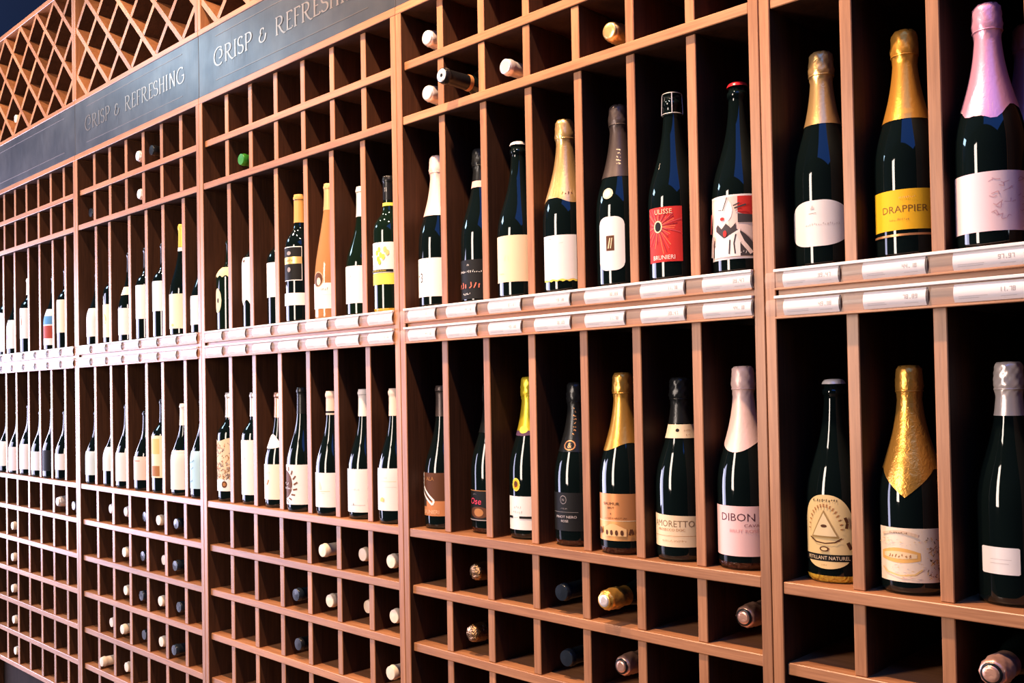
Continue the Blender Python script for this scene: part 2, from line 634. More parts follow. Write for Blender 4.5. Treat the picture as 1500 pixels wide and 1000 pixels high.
# ------------------------------------------------------------------ signs
SIGN, nt, b = newmat('patinated_dark_steel')
tc = nt.nodes.new('ShaderNodeTexCoord')
n = nt.nodes.new('ShaderNodeTexNoise')
n.inputs['Scale'].default_value = 9
n.inputs['Detail'].default_value = 6
nt.links.new(tc.outputs['Object'], n.inputs['Vector'])
cr = nt.nodes.new('ShaderNodeValToRGB')
cr.color_ramp.elements[0].position = 0.3
cr.color_ramp.elements[0].color = (0.07, 0.072, 0.08, 1)
cr.color_ramp.elements[1].position = 0.7
cr.color_ramp.elements[1].color = (0.135, 0.128, 0.128, 1)
nt.links.new(n.outputs['Fac'], cr.inputs[0])
nt.links.new(cr.outputs[0], b.inputs['Base Color'])
b.inputs['Metallic'].default_value = 0.85
mpn = nt.nodes.new('ShaderNodeMapping')
mpn.inputs['Scale'].default_value = (60, 60, 2.5)
nt.links.new(tc.outputs['Object'], mpn.inputs['Vector'])
n3 = nt.nodes.new('ShaderNodeTexNoise')
n3.inputs['Scale'].default_value = 6
nt.links.new(mpn.outputs[0], n3.inputs['Vector'])
mr = nt.nodes.new('ShaderNodeMapRange')
mr.inputs[3].default_value = 0.30
mr.inputs[4].default_value = 0.48
nt.links.new(n3.outputs['Fac'], mr.inputs[0])
nt.links.new(mr.outputs[0], b.inputs['Roughness'])
RULE = flat('dull_copper_rule', (0.24, 0.18, 0.15), 0.4, 1.0)
LETTER = flat('copper_sign_lettering', (0.42, 0.31, 0.25), 0.36, 1.0)


def arc(cx, cy, rx, ry, a0, a1, n=12):
    return [(cx + rx * math.cos(math.radians(a0 + (a1 - a0) * i / n)), cy + ry * math.sin(math.radians(a0 + (a1 - a0) * i / n))) for i in range(n + 1)]


SER = 0.05
GL = {
    'C': (1.12, [arc(0.62, 0.5, 0.52, 0.56, 55, 305, 18), arc(0.70, 0.62, 0.26, 0.26, 100, -110, 10)]),
    'R': (0.98, [[(0.22, 0), (0.22, 1)], [(0.10, 1), (0.22, 1)], [(0.12, 0), (0.34, 0)], [(0.22, 1)] + arc(0.42, 0.75, 0.30, 0.25, 90, -90, 10) + [(0.22, 0.5)], [(0.40, 0.5), (0.66, 0.12), (0.86, -0.06), (1.0, -0.04)]]),
    'I': (0.42, [[(0.2, 0), (0.2, 1)], [(0.08, 1), (0.32, 1)], [(0.08, 0), (0.32, 0)]]),
    'S': (0.66, [arc(0.32, 0.74, 0.24, 0.26, 30, 270, 12) + arc(0.32, 0.24, 0.27, 0.24, 90, -150, 12)]),
    'P': (0.80, [[(0.22, 0), (0.22, 1)], [(0.10, 1), (0.22, 1)], [(0.12, 0), (0.34, 0)], [(0.22, 1)] + arc(0.42, 0.72, 0.30, 0.28, 90, -90, 10) + [(0.22, 0.44)]]),
    '&': (1.05, [arc(0.45, 0.66, 0.17, 0.17, 20, 270, 10) + arc(0.45, 0.26, 0.28, 0.24, 90, 330, 12) + [(0.78, 0.46)]]),
    'E': (0.68, [[(0.2, 0), (0.2, 1)], [(0.1, 1), (0.58, 1), (0.60, 0.90)], [(0.2, 0.54), (0.5, 0.54)], [(0.1, 0), (0.60, 0), (0.64, 0.12)]]),
    'F': (0.64, [[(0.2, 0), (0.2, 1)], [(0.1, 1), (0.58, 1), (0.60, 0.90)], [(0.2, 0.54), (0.5, 0.54)], [(0.08, 0), (0.34, 0)]]),
    'H': (0.86, [[(0.2, 0), (0.2, 1)], [(0.68, 0), (0.68, 1)], [(0.2, 0.56), (0.68, 0.56)], [(0.1, 0), (0.3, 0)], [(0.58, 0), (0.78, 0)], [(0.1, 1), (0.3, 1)], [(0.58, 1), (0.78, 1)]]),
    'N': (0.90, [[(0.2, 0), (0.2, 1)], [(0.2, 1), (0.72, 0)], [(0.72, 0), (0.72, 1)], [(0.1, 0), (0.3, 0)], [(0.6, 1), (0.82, 1)]]),
    'G': (1.0, [arc(0.56, 0.5, 0.44, 0.52, 50, 330, 16) + [(0.94, 0.46), (0.70, 0.46)]]),
    ' ': (0.52, [])}


def stroke(bm, pts, w, y):
    n = len(pts)
    L = []
    for i in range(n):
        a = pts[max(0, i - 1)]
        c = pts[min(n - 1, i + 1)]
        dx, dz = c[0] - a[0], c[1] - a[1]
        l = math.hypot(dx, dz) or 1
        # broad-nib weight: upright strokes heavier than flat ones
        ww = w * (0.45 + 0.75 * abs(dz) / l)
        nx, nz = -dz / l * ww, dx / l * ww
        p = pts[i]
        L.append((bm.verts.new((p[0] + nx, y, p[1] + nz)), bm.verts.new((p[0] - nx, y, p[1] - nz))))
    for p, q in zip(L, L[1:]):
        bm.faces.new((p[0], p[1], q[1], q[0]))


def sign(m, label, text):
    x0 = (m - 5) * P
    s = thing('sign_board', label, 'sign', (x0, 0, Z0 + DZ[m] + 0.812), 'metal sign boards over the rack bays')
    board('panel', s, 0.0008, P - 0.0008, 0.002, 0.014, 0.0004, 0.1705, SIGN, 0.0008)
    for z in (0.027, 0.146):
        board('rule_line', s, 0.095, P - 0.095, 0.0012, 0.0022, z - 0.0009, z + 0.0009, RULE, 0)
    if text:
        total = sum(GL[c][0] for c in text)
        hgt = 0.043
        sx = (P - 2 * 0.082) / total
        x = 0.082
        for c in text:
            adv, strokes = GL[c]
            if strokes:
                bm = bmesh.new()
                for q, st in enumerate(strokes):
                    stroke(bm, [(px * sx, pz * hgt) for px, pz in st], 0.0026, 0.0010 - 0.00005 * q)
                me = bpy.data.meshes.new('letter')
                bm.to_mesh(me)
                bm.free()
                me.materials.append(LETTER)
                link('letter', me, s, (x, 0, 0.066))
            x += adv * sx
    return s


sign(1, 'dark blue-grey metal sign board without clear lettering, below the lattice', None)
sign(2, 'dark metal sign board with faint copper lettering between thin rules', 'CRISP & REFRESHING')
sign(3, 'blue-grey metal sign board reading CRISP & REFRESHING in bright letters', 'CRISP & REFRESHING')
sign(4, 'plain dark metal sign board over the red crown cap bay', None)
sign(5, 'plain dark metal sign board over the yellow-labelled bottle bay', None)

# ------------------------------------------------------------------ bottles
PROF = {   # (z, r) in metres for a reference height
    'champagne': (0.318, [(0, 0.0), (0, 0.030), (0.0015, 0.0395), (0.006, 0.0428), (0.012, 0.0437), (0.128, 0.0437), (0.142, 0.0430), (0.158, 0.0408), (0.174, 0.0370), (0.190, 0.0322), (0.206, 0.0275), (0.222, 0.0233), (0.238, 0.0200), (0.254, 0.0175), (0.270, 0.0158), (0.288, 0.0146), (0.294, 0.0146), (0.2955, 0.0168), (0.303, 0.0168), (0.3045, 0.0143), (0.317, 0.0140), (0.318, 0.0125), (0.318, 0.0)]),
    'burgundy': (0.296, [(0, 0.0), (0, 0.030), (0.0015, 0.0375), (0.006, 0.0402), (0.012, 0.0408), (0.112, 0.0408), (0.126, 0.0398), (0.140, 0.0370), (0.154, 0.0330), (0.168, 0.0285), (0.182, 0.0242), (0.196, 0.0206), (0.210, 0.0178), (0.226, 0.0157), (0.244, 0.0146), (0.282, 0.0140), (0.2835, 0.0156), (0.290, 0.0156), (0.2915, 0.0144), (0.296, 0.0138), (0.296, 0.0)]),
    'bordeaux': (0.300, [(0, 0.0), (0, 0.028), (0.0015, 0.0345), (0.006, 0.0368), (0.012, 0.0374), (0.176, 0.0374), (0.186, 0.0366), (0.196, 0.0338), (0.205, 0.0288), (0.212, 0.0232), (0.219, 0.0186), (0.228, 0.0158), (0.240, 0.0147), (0.286, 0.0142), (0.2875, 0.0156), (0.294, 0.0156), (0.2955, 0.0144), (0.300, 0.0138), (0.300, 0.0)]),
    'flute': (0.328, [(0, 0.0), (0, 0.030), (0.0015, 0.0365), (0.006, 0.0392), (0.012, 0.0398), (0.092, 0.0398), (0.115, 0.0388), (0.140, 0.0362), (0.165, 0.0324), (0.190, 0.0282), (0.215, 0.0240), (0.240, 0.0200), (0.262, 0.0168), (0.280, 0.0152), (0.314, 0.0144), (0.3155, 0.0158), (0.322, 0.0158), (0.3235, 0.0146), (0.328, 0.0140), (0.328, 0.0)]),
}


class Shape:
    def __init__(self, fam, H, rs=1.0):
        h0, pts = PROF[fam]
        k = H / h0
        self.fam, self.H = fam, H
        self.pts = [(z * k, r * rs if z < h0 * 0.6 else r * (rs + (1 - rs) * min(1, (z / h0 - 0.6) / 0.2))) for z, r in pts]

    def R(self, z):
        if not hasattr(self, '_d'):
            self._d = [q for q in self.dense() if q[1] > 1e-6]
        p = self._d
        if z <= p[0][0]:
            return p[0][1]
        for (z0, r0), (z1, r1) in zip(p, p[1:]):
            if z0 <= z <= z1:
                return r0 + (r1 - r0) * (z - z0) / max(1e-9, z1 - z0)
        return p[-1][1]

    def dense(self):
        """smoothed outline"""
        p = self.pts
        out = []
        for i in range(len(p) - 1):
            z0, r0 = p[i]
            z1, r1 = p[i + 1]
            n_ = max(1, int((z1 - z0) / 0.008)) if (z1 - z0) > 0.013 and abs(r1 - r0) > 0.0004 else 1
            if (z1 - z0) <= 0.013 or abs(r1 - r0) <= 0.0004:
                out.append((z0, r0))
                continue
            pm, pn = p[max(1, i - 1)], p[min(len(p) - 2, i + 2)]
            for j in range(n_):
                t = j / n_
                # Catmull-Rom on r(z)
                m0 = (r1 - pm[1]) / max(1e-6, z1 - pm[0])
                m1 = (pn[1] - r0) / max(1e-6, pn[0] - z0)
                hz = z1 - z0
                r = (2 * t ** 3 - 3 * t ** 2 + 1) * r0 + (t ** 3 - 2 * t ** 2 + t) * hz * m0 + (-2 * t ** 3 + 3 * t ** 2) * r1 + (t ** 3 - t ** 2) * hz * m1
                out.append((z0 + t * hz, r))
        out.append(p[-1])
        return out


_body = {}


def body_mesh(shape, mat, seg=36, mat2=None, z2=0.0):
    key = (shape.fam, round(shape.H, 4), round(shape.pts[5][1], 5), mat.name, seg, mat2.name if mat2 else '', z2)
    if key in _body:
        return _body[key]
    bm = bmesh.new()
    prof = shape.dense()
    if mat2:
        prof = sorted(set(prof + [(z2, shape.R(z2))]), key=lambda q: q[0]) if False else prof
    rings = []
    for z, r in prof:
        if r < 1e-6:
            rings.append([bm.verts.new((0, 0, z))])
        else:
            rings.append([bm.verts.new((r * math.sin(2 * math.pi * k / seg), -r * math.cos(2 * math.pi * k / seg), z)) for k in range(seg)])
    for i in range(len(rings) - 1):
        a, b_ = rings[i], rings[i + 1]
        zc = (prof[i][0] + prof[i + 1][0]) / 2
        for k in range(seg):
            k2 = (k + 1) % seg
            if len(a) == 1:
                f = bm.faces.new((a[0], b_[k2], b_[k]))
            elif len(b_) == 1:
                f = bm.faces.new((a[k], a[k2], b_[0]))
            else:
                f = bm.faces.new((a[k], a[k2], b_[k2], b_[k]))
            f.smooth = True
            if mat2 and zc < z2:
                f.material_index = 1
    bmesh.ops.recalc_face_normals(bm, faces=bm.faces)
    me = bpy.data.meshes.new('bottle_glass')
    bm.to_mesh(me)
    bm.free()
    me.materials.append(mat)
    if mat2:
        me.materials.append(mat2)
    _body[key] = me
    return me


def sleeve(shape, zlo, ztop, mat, off=0.0006, rfun=None, seg=36, rows=14, cap=True, wrinkle=0.0, wz=None, seed=0):
    """foil or capsule around the neck: zlo may depend on the angle (degrees from the front)"""
    bm = bmesh.new()
    rnd = random.Random(seed)
    ph = [rnd.uniform(0, 6.28) for _ in range(6)]
    rings = []
    for i in range(rows + 1):
        ring = []
        for k in range(seg):
            th = 360.0 * k / seg
            deg = th if th <= 180 else th - 360
            zb = zlo(deg) if callable(zlo) else zlo
            z = zb + (ztop - zb) * i / rows
            r = (rfun(z) if rfun else shape.R(z)) + off
            if wrinkle and (wz is None or z > wz):
                r += wrinkle * (math.sin(7 * math.radians(deg) + ph[0] + 300 * z) + math.sin(11 * math.radians(deg) + ph[1] - 500 * z)) * 0.5
            ring.append(bm.verts.new((r * math.sin(math.radians(deg)), -r * math.cos(math.radians(deg)), z)))
        rings.append(ring)
    for a, b_ in zip(rings, rings[1:]):
        for k in range(seg):
            f = bm.faces.new((a[k], a[(k + 1) % seg], b_[(k + 1) % seg], b_[k]))
            f.smooth = True
    if cap:
        top = bm.verts.new((0, 0, ztop + 0.0008))
        for k in range(seg):
            f = bm.faces.new((rings[-1][k], rings[-1][(k + 1) % seg], top))
            f.smooth = wrinkle > 0
    bmesh.ops.recalc_face_normals(bm, faces=bm.faces)
    me = bpy.data.meshes.new('sleeve')
    bm.to_mesh(me)
    bm.free()
    me.materials.append(mat)
    return me


_text = {}


def text_polys(s):
    if s in _text:
        return _text[s]
    cu = bpy.data.curves.new('lettering', 'FONT')
    cu.body = s
    cu.resolution_u = 2
    cu.align_x = 'CENTER'
    o = bpy.data.objects.new('lettering', cu)
    COL.objects.link(o)
    bpy.context.view_layer.update()
    dg = bpy.context.evaluated_depsgraph_get()
    me = o.evaluated_get(dg).to_mesh()
    vs = [(v.co.x, v.co.y) for v in me.vertices]
    fs = [list(p.vertices) for p in me.polygons]
    o.evaluated_get(dg).to_mesh_clear()
    bpy.data.objects.remove(o)
    bpy.data.curves.remove(cu)
    _text[s] = (vs, fs)
    return _text[s]


class Label:
    """printed paper wrapped on a bottle; each mark is one layer above the last"""

    def __init__(self, shape):
        self.s, self.bm, self.mats, self.layer = shape, bmesh.new(), [], 0

    def _mi(self, mat):
        if mat not in self.mats:
            self.mats.append(mat)
        return self.mats.index(mat)

    def _pt(self, deg, z, off):
        r = self.s.R(z) + off
        a = math.radians(deg)
        return self.bm.verts.new((r * math.sin(a), -r * math.cos(a), z))

    def cols(self, s0, s1, lo, hi, mat, n=None, rows=1):
        """area between lo(t) and hi(t) for t in 0..1 across the angle range"""
        self.layer += 1
        off = 0.0004 + 0.00018 * self.layer
        mi = self._mi(mat)
        n = n or max(2, int(abs(s1 - s0) / 5))
        lo_ = lo if callable(lo) else (lambda t: lo)
        hi_ = hi if callable(hi) else (lambda t: hi)
        zs_ = [lo_(i / 8) for i in range(9)] + [hi_(i / 8) for i in range(9)]
        if self.s.R(min(zs_) + 1e-4) - self.s.R(max(zs_)) > 1e-4:
            rows = max(rows, int((max(zs_) - min(zs_)) / 0.006) + 1)
        prev = None
        for i in range(n + 1):
            t = i / n
            d = s0 + (s1 - s0) * t
            col = [self._pt(d, lo_(t) + (hi_(t) - lo_(t)) * j / rows, off) for j in range(rows + 1)]
            if prev:
                for j in range(rows):
                    f = self.bm.faces.new((prev[j], col[j], col[j + 1], prev[j + 1]))
                    f.material_index = mi
                    f.smooth = True
            prev = col
        return self

    def rect(self, s0, s1, z0, z1, mat, rows=1):
        return self.cols(s0, s1, z0, z1, mat, rows=rows)

    def rrect(self, s0, s1, z0, z1, mat, k=0.25, pw=2.0, rows=1):
        zc, hz = (z0 + z1) / 2, (z1 - z0) / 2

        def h(t):
            e = min(t, 1 - t) / k
            if e >= 1:
                return hz
            return hz * max(0.02, (1 - (1 - e) ** pw)) ** (1 / pw) if False else hz * (1 - 0.98 * (1 - math.sqrt(max(0, 1 - (1 - e) ** 2))) * 1.0)
        return self.cols(s0, s1, lambda t: zc - h(t), lambda t: zc + h(t), mat, n=28, rows=rows)

    def rcorner(self, s0, s1, z0, z1, mat, cz, k):
        """rectangle with corner radius cz (height) over fraction k of the width"""
        def c(t):
            e = min(t, 1 - t) / k
            return cz * (1 - math.sqrt(max(0, 1 - (1 - e) ** 2))) if e < 1 else 0
        return self.cols(s0, s1, lambda t: z0 + c(t), lambda t: z1 - c(t), mat, n=28)

    def ell(self, sc_, zc, ds, dz, mat, n=14):
        g = lambda t: dz * math.sqrt(max(0.0004, 1 - (2 * t - 1) ** 2))
        return self.cols(sc_ - ds, sc_ + ds, lambda t: zc - g(t), lambda t: zc + g(t), mat, n=n)

    def tri(self, sc_, ds, z0, z1, mat):
        return self.cols(sc_ - ds, sc_ + ds, z0, lambda t: z0 + (z1 - z0) * max(0.01, 1 - abs(2 * t - 1)), mat, n=10)

    def line(self, pts, w, mat):
        """polyline in (deg, z), width w metres"""
        self.layer += 1
        off = 0.0004 + 0.00018 * self.layer
        mi = self._mi(mat)
        r = self.s.R(pts[0][1])
        kk = math.degrees(1 / r)
        for (a, za), (b_, zb) in zip(pts, pts[1:]):
            dx, dz = (b_ - a) / kk, zb - za
            l = math.hypot(dx, dz) or 1
            nx, nz = -dz / l * w / 2 * kk, dx / l * w / 2
            n_ = max(1, int(abs(b_ - a) / 8))
            for i in range(n_):
                t0, t1 = i / n_, (i + 1) / n_
                q = [(a + (b_ - a) * t0 + nx, za + (zb - za) * t0 + nz), (a + (b_ - a) * t0 - nx, za + (zb - za) * t0 - nz),
                     (a + (b_ - a) * t1 - nx, za + (zb - za) * t1 - nz), (a + (b_ - a) * t1 + nx, za + (zb - za) * t1 + nz)]
                f = self.bm.faces.new([self._pt(d, z, off) for d, z in q])
                f.material_index = mi
        return self

    def text(self, s, sc_, zc, h, mat, squeeze=1.0, vert=False, slant=0.0):
        self.layer += 1
        off = 0.0004 + 0.00018 * self.layer
        mi = self._mi(mat)
        vs, fs = text_polys(s)
        r = self.s.R(zc)
        kk = math.degrees(1 / r)
        h = h / 0.70
        V = []
        for x, y in vs:
            if vert:
                x, y = -(y - 0.35), x
                V.append(self._pt(sc_ + x * h * squeeze * kk, zc + y * h, off))
            else:
                y -= 0.35
                V.append(self._pt(sc_ + (x * squeeze + slant * y) * h * kk, zc + y * h, off))
        for f in fs:
            try:
                q = self.bm.faces.new([V[i] for i in f])
                q.material_index = mi
            except ValueError:
                pass
        return self

    def scrib(self, sc_, zc, h, mat, n=8, vert=False, w=None):
        """print too small to read: a row of short broken strokes"""
        rr = random.Random(int(abs(zc) * 1e5) + n)
        kk = math.degrees(1 / self.s.R(zc))
        cw = h * 0.62
        lay = self.layer + 1
        for i in range(n):
            x = (i - (n - 1) / 2) * cw * 1.25
            pts = [(x + rr.uniform(-0.3, 0.3) * cw, rr.uniform(-0.5, 0.5) * h) for _ in range(rr.choice((2, 3, 3)))]
            pts = [(x - 0.3 * cw, -0.5 * h * rr.choice((1, 1, 0.2)))] + pts
            self.layer = lay
            if vert:
                self.line([(sc_ - b_ * kk, zc + a) for a, b_ in pts], w or h * 0.16, mat)
            else:
                self.line([(sc_ + a * kk, zc + b_) for a, b_ in pts], w or h * 0.16, mat)
        self.layer = lay + 1
        return self

    def build(self, name, parent):
        me = bpy.data.meshes.new(name)
        self.bm.normal_update()
        self.bm.to_mesh(me)
        self.bm.free()
        for m_ in self.mats:
            me.materials.append(m_)
        return link(name, me, parent)


def cork_bulge(shape):
    """radius of foil hanging over a wired champagne cork"""
    H = shape.H

    def r(z):
        d = H - z
        base = shape.R(z)
        if d > 0.046:
            return base
        pts = [(0.046, base), (0.036, 0.0168), (0.030, 0.0182), (0.018, 0.0172), (0.006, 0.0164), (0.002, 0.0152), (0.0, 0.0128)]
        if d > 0.036:
            t = (0.046 - d) / 0.010
            return base + (0.0168 - base) * t
        for (d0, r0), (d1, r1) in zip(pts[1:], pts[2:]):
            if d0 >= d >= d1:
                return r0 + (r1 - r0) * (d0 - d) / (d0 - d1)
        return 0.0128
    return r


def bottle(name, label, x, y, tier, m, H, fam='champagne', mat=None, rs=1.0, mat2=None, z2=0, group=None):
    z = (SHELF_U if tier == 'u' else SHELF_L) + Z0 + DZ[m] + 0.0003
    t = thing(name, label, 'bottle', (x, y, z), group)
    s = Shape(fam, H, rs)
    link('glass_body', body_mesh(s, mat or G_BLACK, mat2=mat2, z2=z2), t)
    return t, s


def foil(t, s, zlo, mat, wrinkle=0.0009, name='foil', seed=1):
    H = s.H
    fo = link(name, sleeve(s, zlo, H, mat, 0.0007, cork_bulge(s), rows=30, wrinkle=wrinkle, wz=H - 0.044, seed=seed), t)
    # twisted wire ring showing under the foil
    bm = bmesh.new()
    ring(bm, 0.0178, H - 0.0355, 0.0011)
    me = bpy.data.meshes.new('wire_ring')
    bm.to_mesh(me)
    bm.free()
    me.materials.append(mat)
    link('wire_ring', me, fo)
    return fo


def ring(bm, R, z, r, seg=28, s2=6):
    rows = []
    for i in range(seg):
        a = 2 * math.pi * i / seg
        rows.append([bm.verts.new(((R + r * math.cos(2 * math.pi * j / s2)) * math.sin(a), -(R + r * math.cos(2 * math.pi * j / s2)) * math.cos(a), z + r * math.sin(2 * math.pi * j / s2))) for j in range(s2)])
    for i in range(seg):
        a, b_ = rows[i], rows[(i + 1) % seg]
        for j in range(s2):
            f = bm.faces.new((a[j], b_[j], b_[(j + 1) % s2], a[(j + 1) % s2]))
            f.smooth = True


def capsule(t, s, zlo, mat, name='capsule', off=0.0005):
    return link(name, sleeve(s, zlo, s.H + 0.0006, mat, off, rows=18), t)


def crown(t, s, mat):
    """crimped crown cap"""
    bm = bmesh.new()
    seg = 42
    H = s.H
    rings = []
    for r, z, cr_ in ((0.0165, H - 0.0055, 0.0007), (0.0158, H - 0.0035, 0.0006), (0.0146, H - 0.0005, 0.0002), (0.0120, H + 0.0012, 0), (0.0060, H + 0.0020, 0)):
        rings.append([bm.verts.new(((r + cr_ * (1 if k % 2 else -1)) * math.sin(2 * math.pi * k / seg), -(r + cr_ * (1 if k % 2 else -1)) * math.cos(2 * math.pi * k / seg), z)) for k in range(seg)])
    for a, b_ in zip(rings, rings[1:]):
        for k in range(seg):
            f = bm.faces.new((a[k], a[(k + 1) % seg], b_[(k + 1) % seg], b_[k]))
            f.smooth = True
    bm.faces.new(rings[-1])
    me = bpy.data.meshes.new('crown_cap')
    bm.to_mesh(me)
    bm.free()
    me.materials.append(mat)
    return link('crown_cap', me, t)


CROWN_S = foilmat('silver_crown_metal', (0.86, 0.80, 0.78), 0.3, 0.3, 0.02)
CROWN_R = flat('red_crown_enamel', (0.55, 0.02, 0.03), 0.25)
rnd = random.Random(11)

# ---------- bay 4, upper tier
G4U = 'sparkling bottles standing on an upper shelf'
t, s = bottle('sparkling_bottle', 'dark sparkling bottle with pale pink foil and white label marked 3', -0.7959, 0.0573, 'u', 4, 0.325, group=G4U)
foil(t, s, lambda d: 0.196, F_ROSE, seed=2)
L = Label(s).rcorner(-62, 62, 0.026, 0.106, PAPER, 0.006, 0.06)
L.text('3', -8, 0.066, 0.020, INK, 0.7).ell(-22, 0.070, 2, 0.002, INK).scrib(8, 0.097, 0.003, IGREY, 7).build('label', t)

t, s = bottle('sparkling_bottle', 'dark sparkling bottle with black foil, pink neck band and red script', -0.6717, 0.0644, 'u', 4, 0.318, group=G4U)
foil(t, s, 0.252, F_BLACK, seed=3)
Label(s).rect(-180, 180, 0.238, 0.2515, PINK).build('neck_band', t)
L = Label(s).rect(-50, 60, 0.012, 0.090, DKGREY)
L.scrib(5, 0.080, 0.004, PAPER, 2).scrib(6, 0.067, 0.0055, PAPER, 14)
L.scrib(6, 0.040, 0.013, ink((0.75, 0.18, 0.12)), 8).scrib(0, 0.022, 0.0045, PAPER, 6).build('label', t)

t, s = bottle('sparkling_bottle', 'dark crown-capped bottle with plain cream label and bare neck', -0.5538, 0.0522, 'u', 4, 0.306, group=G4U)
crown(t, s, CROWN_S)
L = Label(s).rect(-36, 66, 0.034, 0.122, ink((0.80, 0.60, 0.40)))
L.scrib(8, 0.080, 0.010, CREAM, 2).scrib(-10, 0.050, 0.003, TAN, 7).build('label', t)

t, s = bottle('sparkling_bottle', 'dark sparkling bottle with pale gold foil and blank white label', -0.4326, 0.0509, 'u', 4, 0.324, group=G4U)
foil(t, s, lambda d: 0.172 + 0.006 * math.cos(math.radians(3 * d)), F_PALEGOLD, seed=4)
Label(s).rect(-95, 95, 0.176, 0.192, ink((0.80, 0.52, 0.30), 0.4, 0.3)).scrib(45, 0.184, 0.007, BROWN, 4).build('collar', t)
L = Label(s).cols(-28, 64, lambda t: 0.024 + 0.0012 * math.sin(37 * t), 0.107, LYEL, n=24)
L.cols(-28, 64, lambda t: 0.027 + 0.001 * math.sin(23 * t), 0.107, PAPER, n=24)
L.line([(-10, 0.098), (-4, 0.101), (2, 0.100)], 0.001, IGREY).line([(22, 0.092), (32, 0.093)], 0.0005, IPALE).build('label', t)

t, s = bottle('sparkling_bottle', 'dark sparkling bottle with charcoal foil and white pill-shaped label', -0.3125, 0.0588, 'u', 4, 0.326, group=G4U)
foil(t, s, 0.196, F_GREY, seed=5)
Label(s).scrib(32, 0.232, 0.008, CREAM, 5, vert=True).build('neck_lettering', t)
Label(s).ell(5, 0.166, 15, 0.0095, CREAM).ell(5, 0.166, 9, 0.006, ink((0.85, 0.70, 0.55))).build('medallion', t)
L = Label(s).rcorner(-19, 46, 0.032, 0.125, PAPER, 0.014, 0.36)
L.rect(2, 22, 0.066, 0.092, BROWN).line([(7, 0.070), (12, 0.088)], 0.002, CREAM).line([(13, 0.070), (17, 0.088)], 0.0015, CREAM).build('label', t)

t, s = bottle('sparkling_bottle', 'dark bottle with wire-caged cork and red starburst label with black eye', -0.1953, 0.0531, 'u', 4, 0.320, group=G4U)
bm = bmesh.new()
ring(bm, 0.0158, 0.318, 0.0007)
ring(bm, 0.0170, 0.284, 0.0007)
for k in range(4):
    a = math.pi / 2 * k + 0.6
    for z0, z1, r0, r1 in ((0.284, 0.300, 0.0170, 0.0166), (0.300, 0.318, 0.0166, 0.0158)):
        v = []
        for zz, rr in ((z0, r0), (z1, r1)):
            for da, dr in ((-0.04, 0), (0.04, 0), (0.04, 0.0010), (-0.04, 0.0010)):
                v.append(bm.verts.new(((rr + dr) * math.sin(a + da), -(rr + dr) * math.cos(a + da), zz)))
        for i in range(4):
            bm.faces.new((v[i], v[(i + 1) % 4], v[4 + (i + 1) % 4], v[4 + i]))
me = bpy.data.meshes.new('wire_cage')
bm.to_mesh(me)
bm.free()
me.materials.append(CROWN_S)
link('wire_cage', me, t)
L = Label(s).rect(-31, 51, 0.034, 0.124, RED)
cx_, cz_ = -2, 0.092
for k in range(46):
    a = 2 * math.pi * k / 46
    l0, l1 = 0.008, 0.016 + 0.030 * rnd.random()
    q0 = (cx_ + math.degrees(l0 * math.cos(a) / 0.0437), cz_ + l0 * math.sin(a))
    q1 = (cx_ + math.degrees(l1 * math.cos(a) / 0.0437), cz_ + l1 * math.sin(a))
    q1 = (max(-30, min(50, q1[0])), max(0.036, min(0.122, q1[1])))
    L.layer = 1 + k % 3
    L.line([q0, q1], 0.0013, ink(((0.75, 0.16, 0.08), (0.28, 0.015, 0.03), (0.62, 0.08, 0.10))[k % 3]))
L.layer = 5
L.ell(cx_, cz_, 10.5, 0.0100, CREAM).ell(cx_, cz_, 7.6, 0.0078, INK)
L.text('ULISSE', 10, 0.1165, 0.008, CREAM, 0.95).text('BRUNIERI', 10, 0.0415, 0.0070, ink((0.86, 0.74, 0.68)), 0.92).build('label', t)

t, s = bottle('sparkling_bottle', 'dark bottle with red crown cap and comic-art label of a woman', -0.0746, 0.0604, 'u', 4, 0.309, group=G4U)
crown(t, s, CROWN_R)
L = Label(s).rect(-46, 64, 0.026, 0.126, ink((0.86, 0.78, 0.76)))
SKIN, DK = ink((0.86, 0.70, 0.64)), ink((0.06, 0.05, 0.055))
L.rect(-43, 61, 0.029, 0.123, ink((0.80, 0.60, 0.55)))
L.cols(26, 61, lambda t: 0.098 - 0.010 * t, 0.123, RED)
L.cols(-43, 8, lambda t: 0.050, lambda t: 0.116 + 0.004 * math.sin(6 * t), SKIN)
L.ell(-4, 0.102, 20, 0.019, ink((0.88, 0.80, 0.78)))
L.cols(26, 61, lambda t: 0.082, lambda t: 0.096 - 0.003 * t, DK)
L.cols(-24, 22, lambda t: 0.058 + 0.014 * abs(2 * t - 1), lambda t: 0.078 + 0.004 * math.sin(14 * t), DK)
L.cols(10, 61, lambda t: 0.030, lambda t: 0.074 - 0.030 * t * t, DK)
L.cols(-30, 30, lambda t: 0.030, lambda t: 0.046 + 0.026 * t, ink((0.88, 0.80, 0.77)), n=16)
L.line([(26, 0.066), (34, 0.052), (52, 0.034)], 0.006, SKIN)
L.line([(20, 0.034), (18, 0.050), (22, 0.064)], 0.002, DK).line([(8, 0.034), (10, 0.056)], 0.002, DK)
L.ell(-6, 0.0895, 5, 0.0028, RED).ell(0, 0.066, 4, 0.005, RED)
L.line([(-4, 0.102), (6, 0.122)], 0.0015, DK).line([(20, 0.104), (42, 0.109)], 0.0025, DK).line([(18, 0.108), (30, 0.112)], 0.002, DK)
L.line([(-14, 0.104), (-6, 0.103)], 0.0012, DK).line([(-43, 0.070), (-36, 0.100)], 0.003, ink((0.45, 0.08, 0.08)))
L.line([(-38, 0.032), (-34, 0.056), (-30, 0.064)], 0.006, ink((0.35, 0.28, 0.28)))
L.scrib(34, 0.036, 0.004, PAPER, 4).build('label', t)

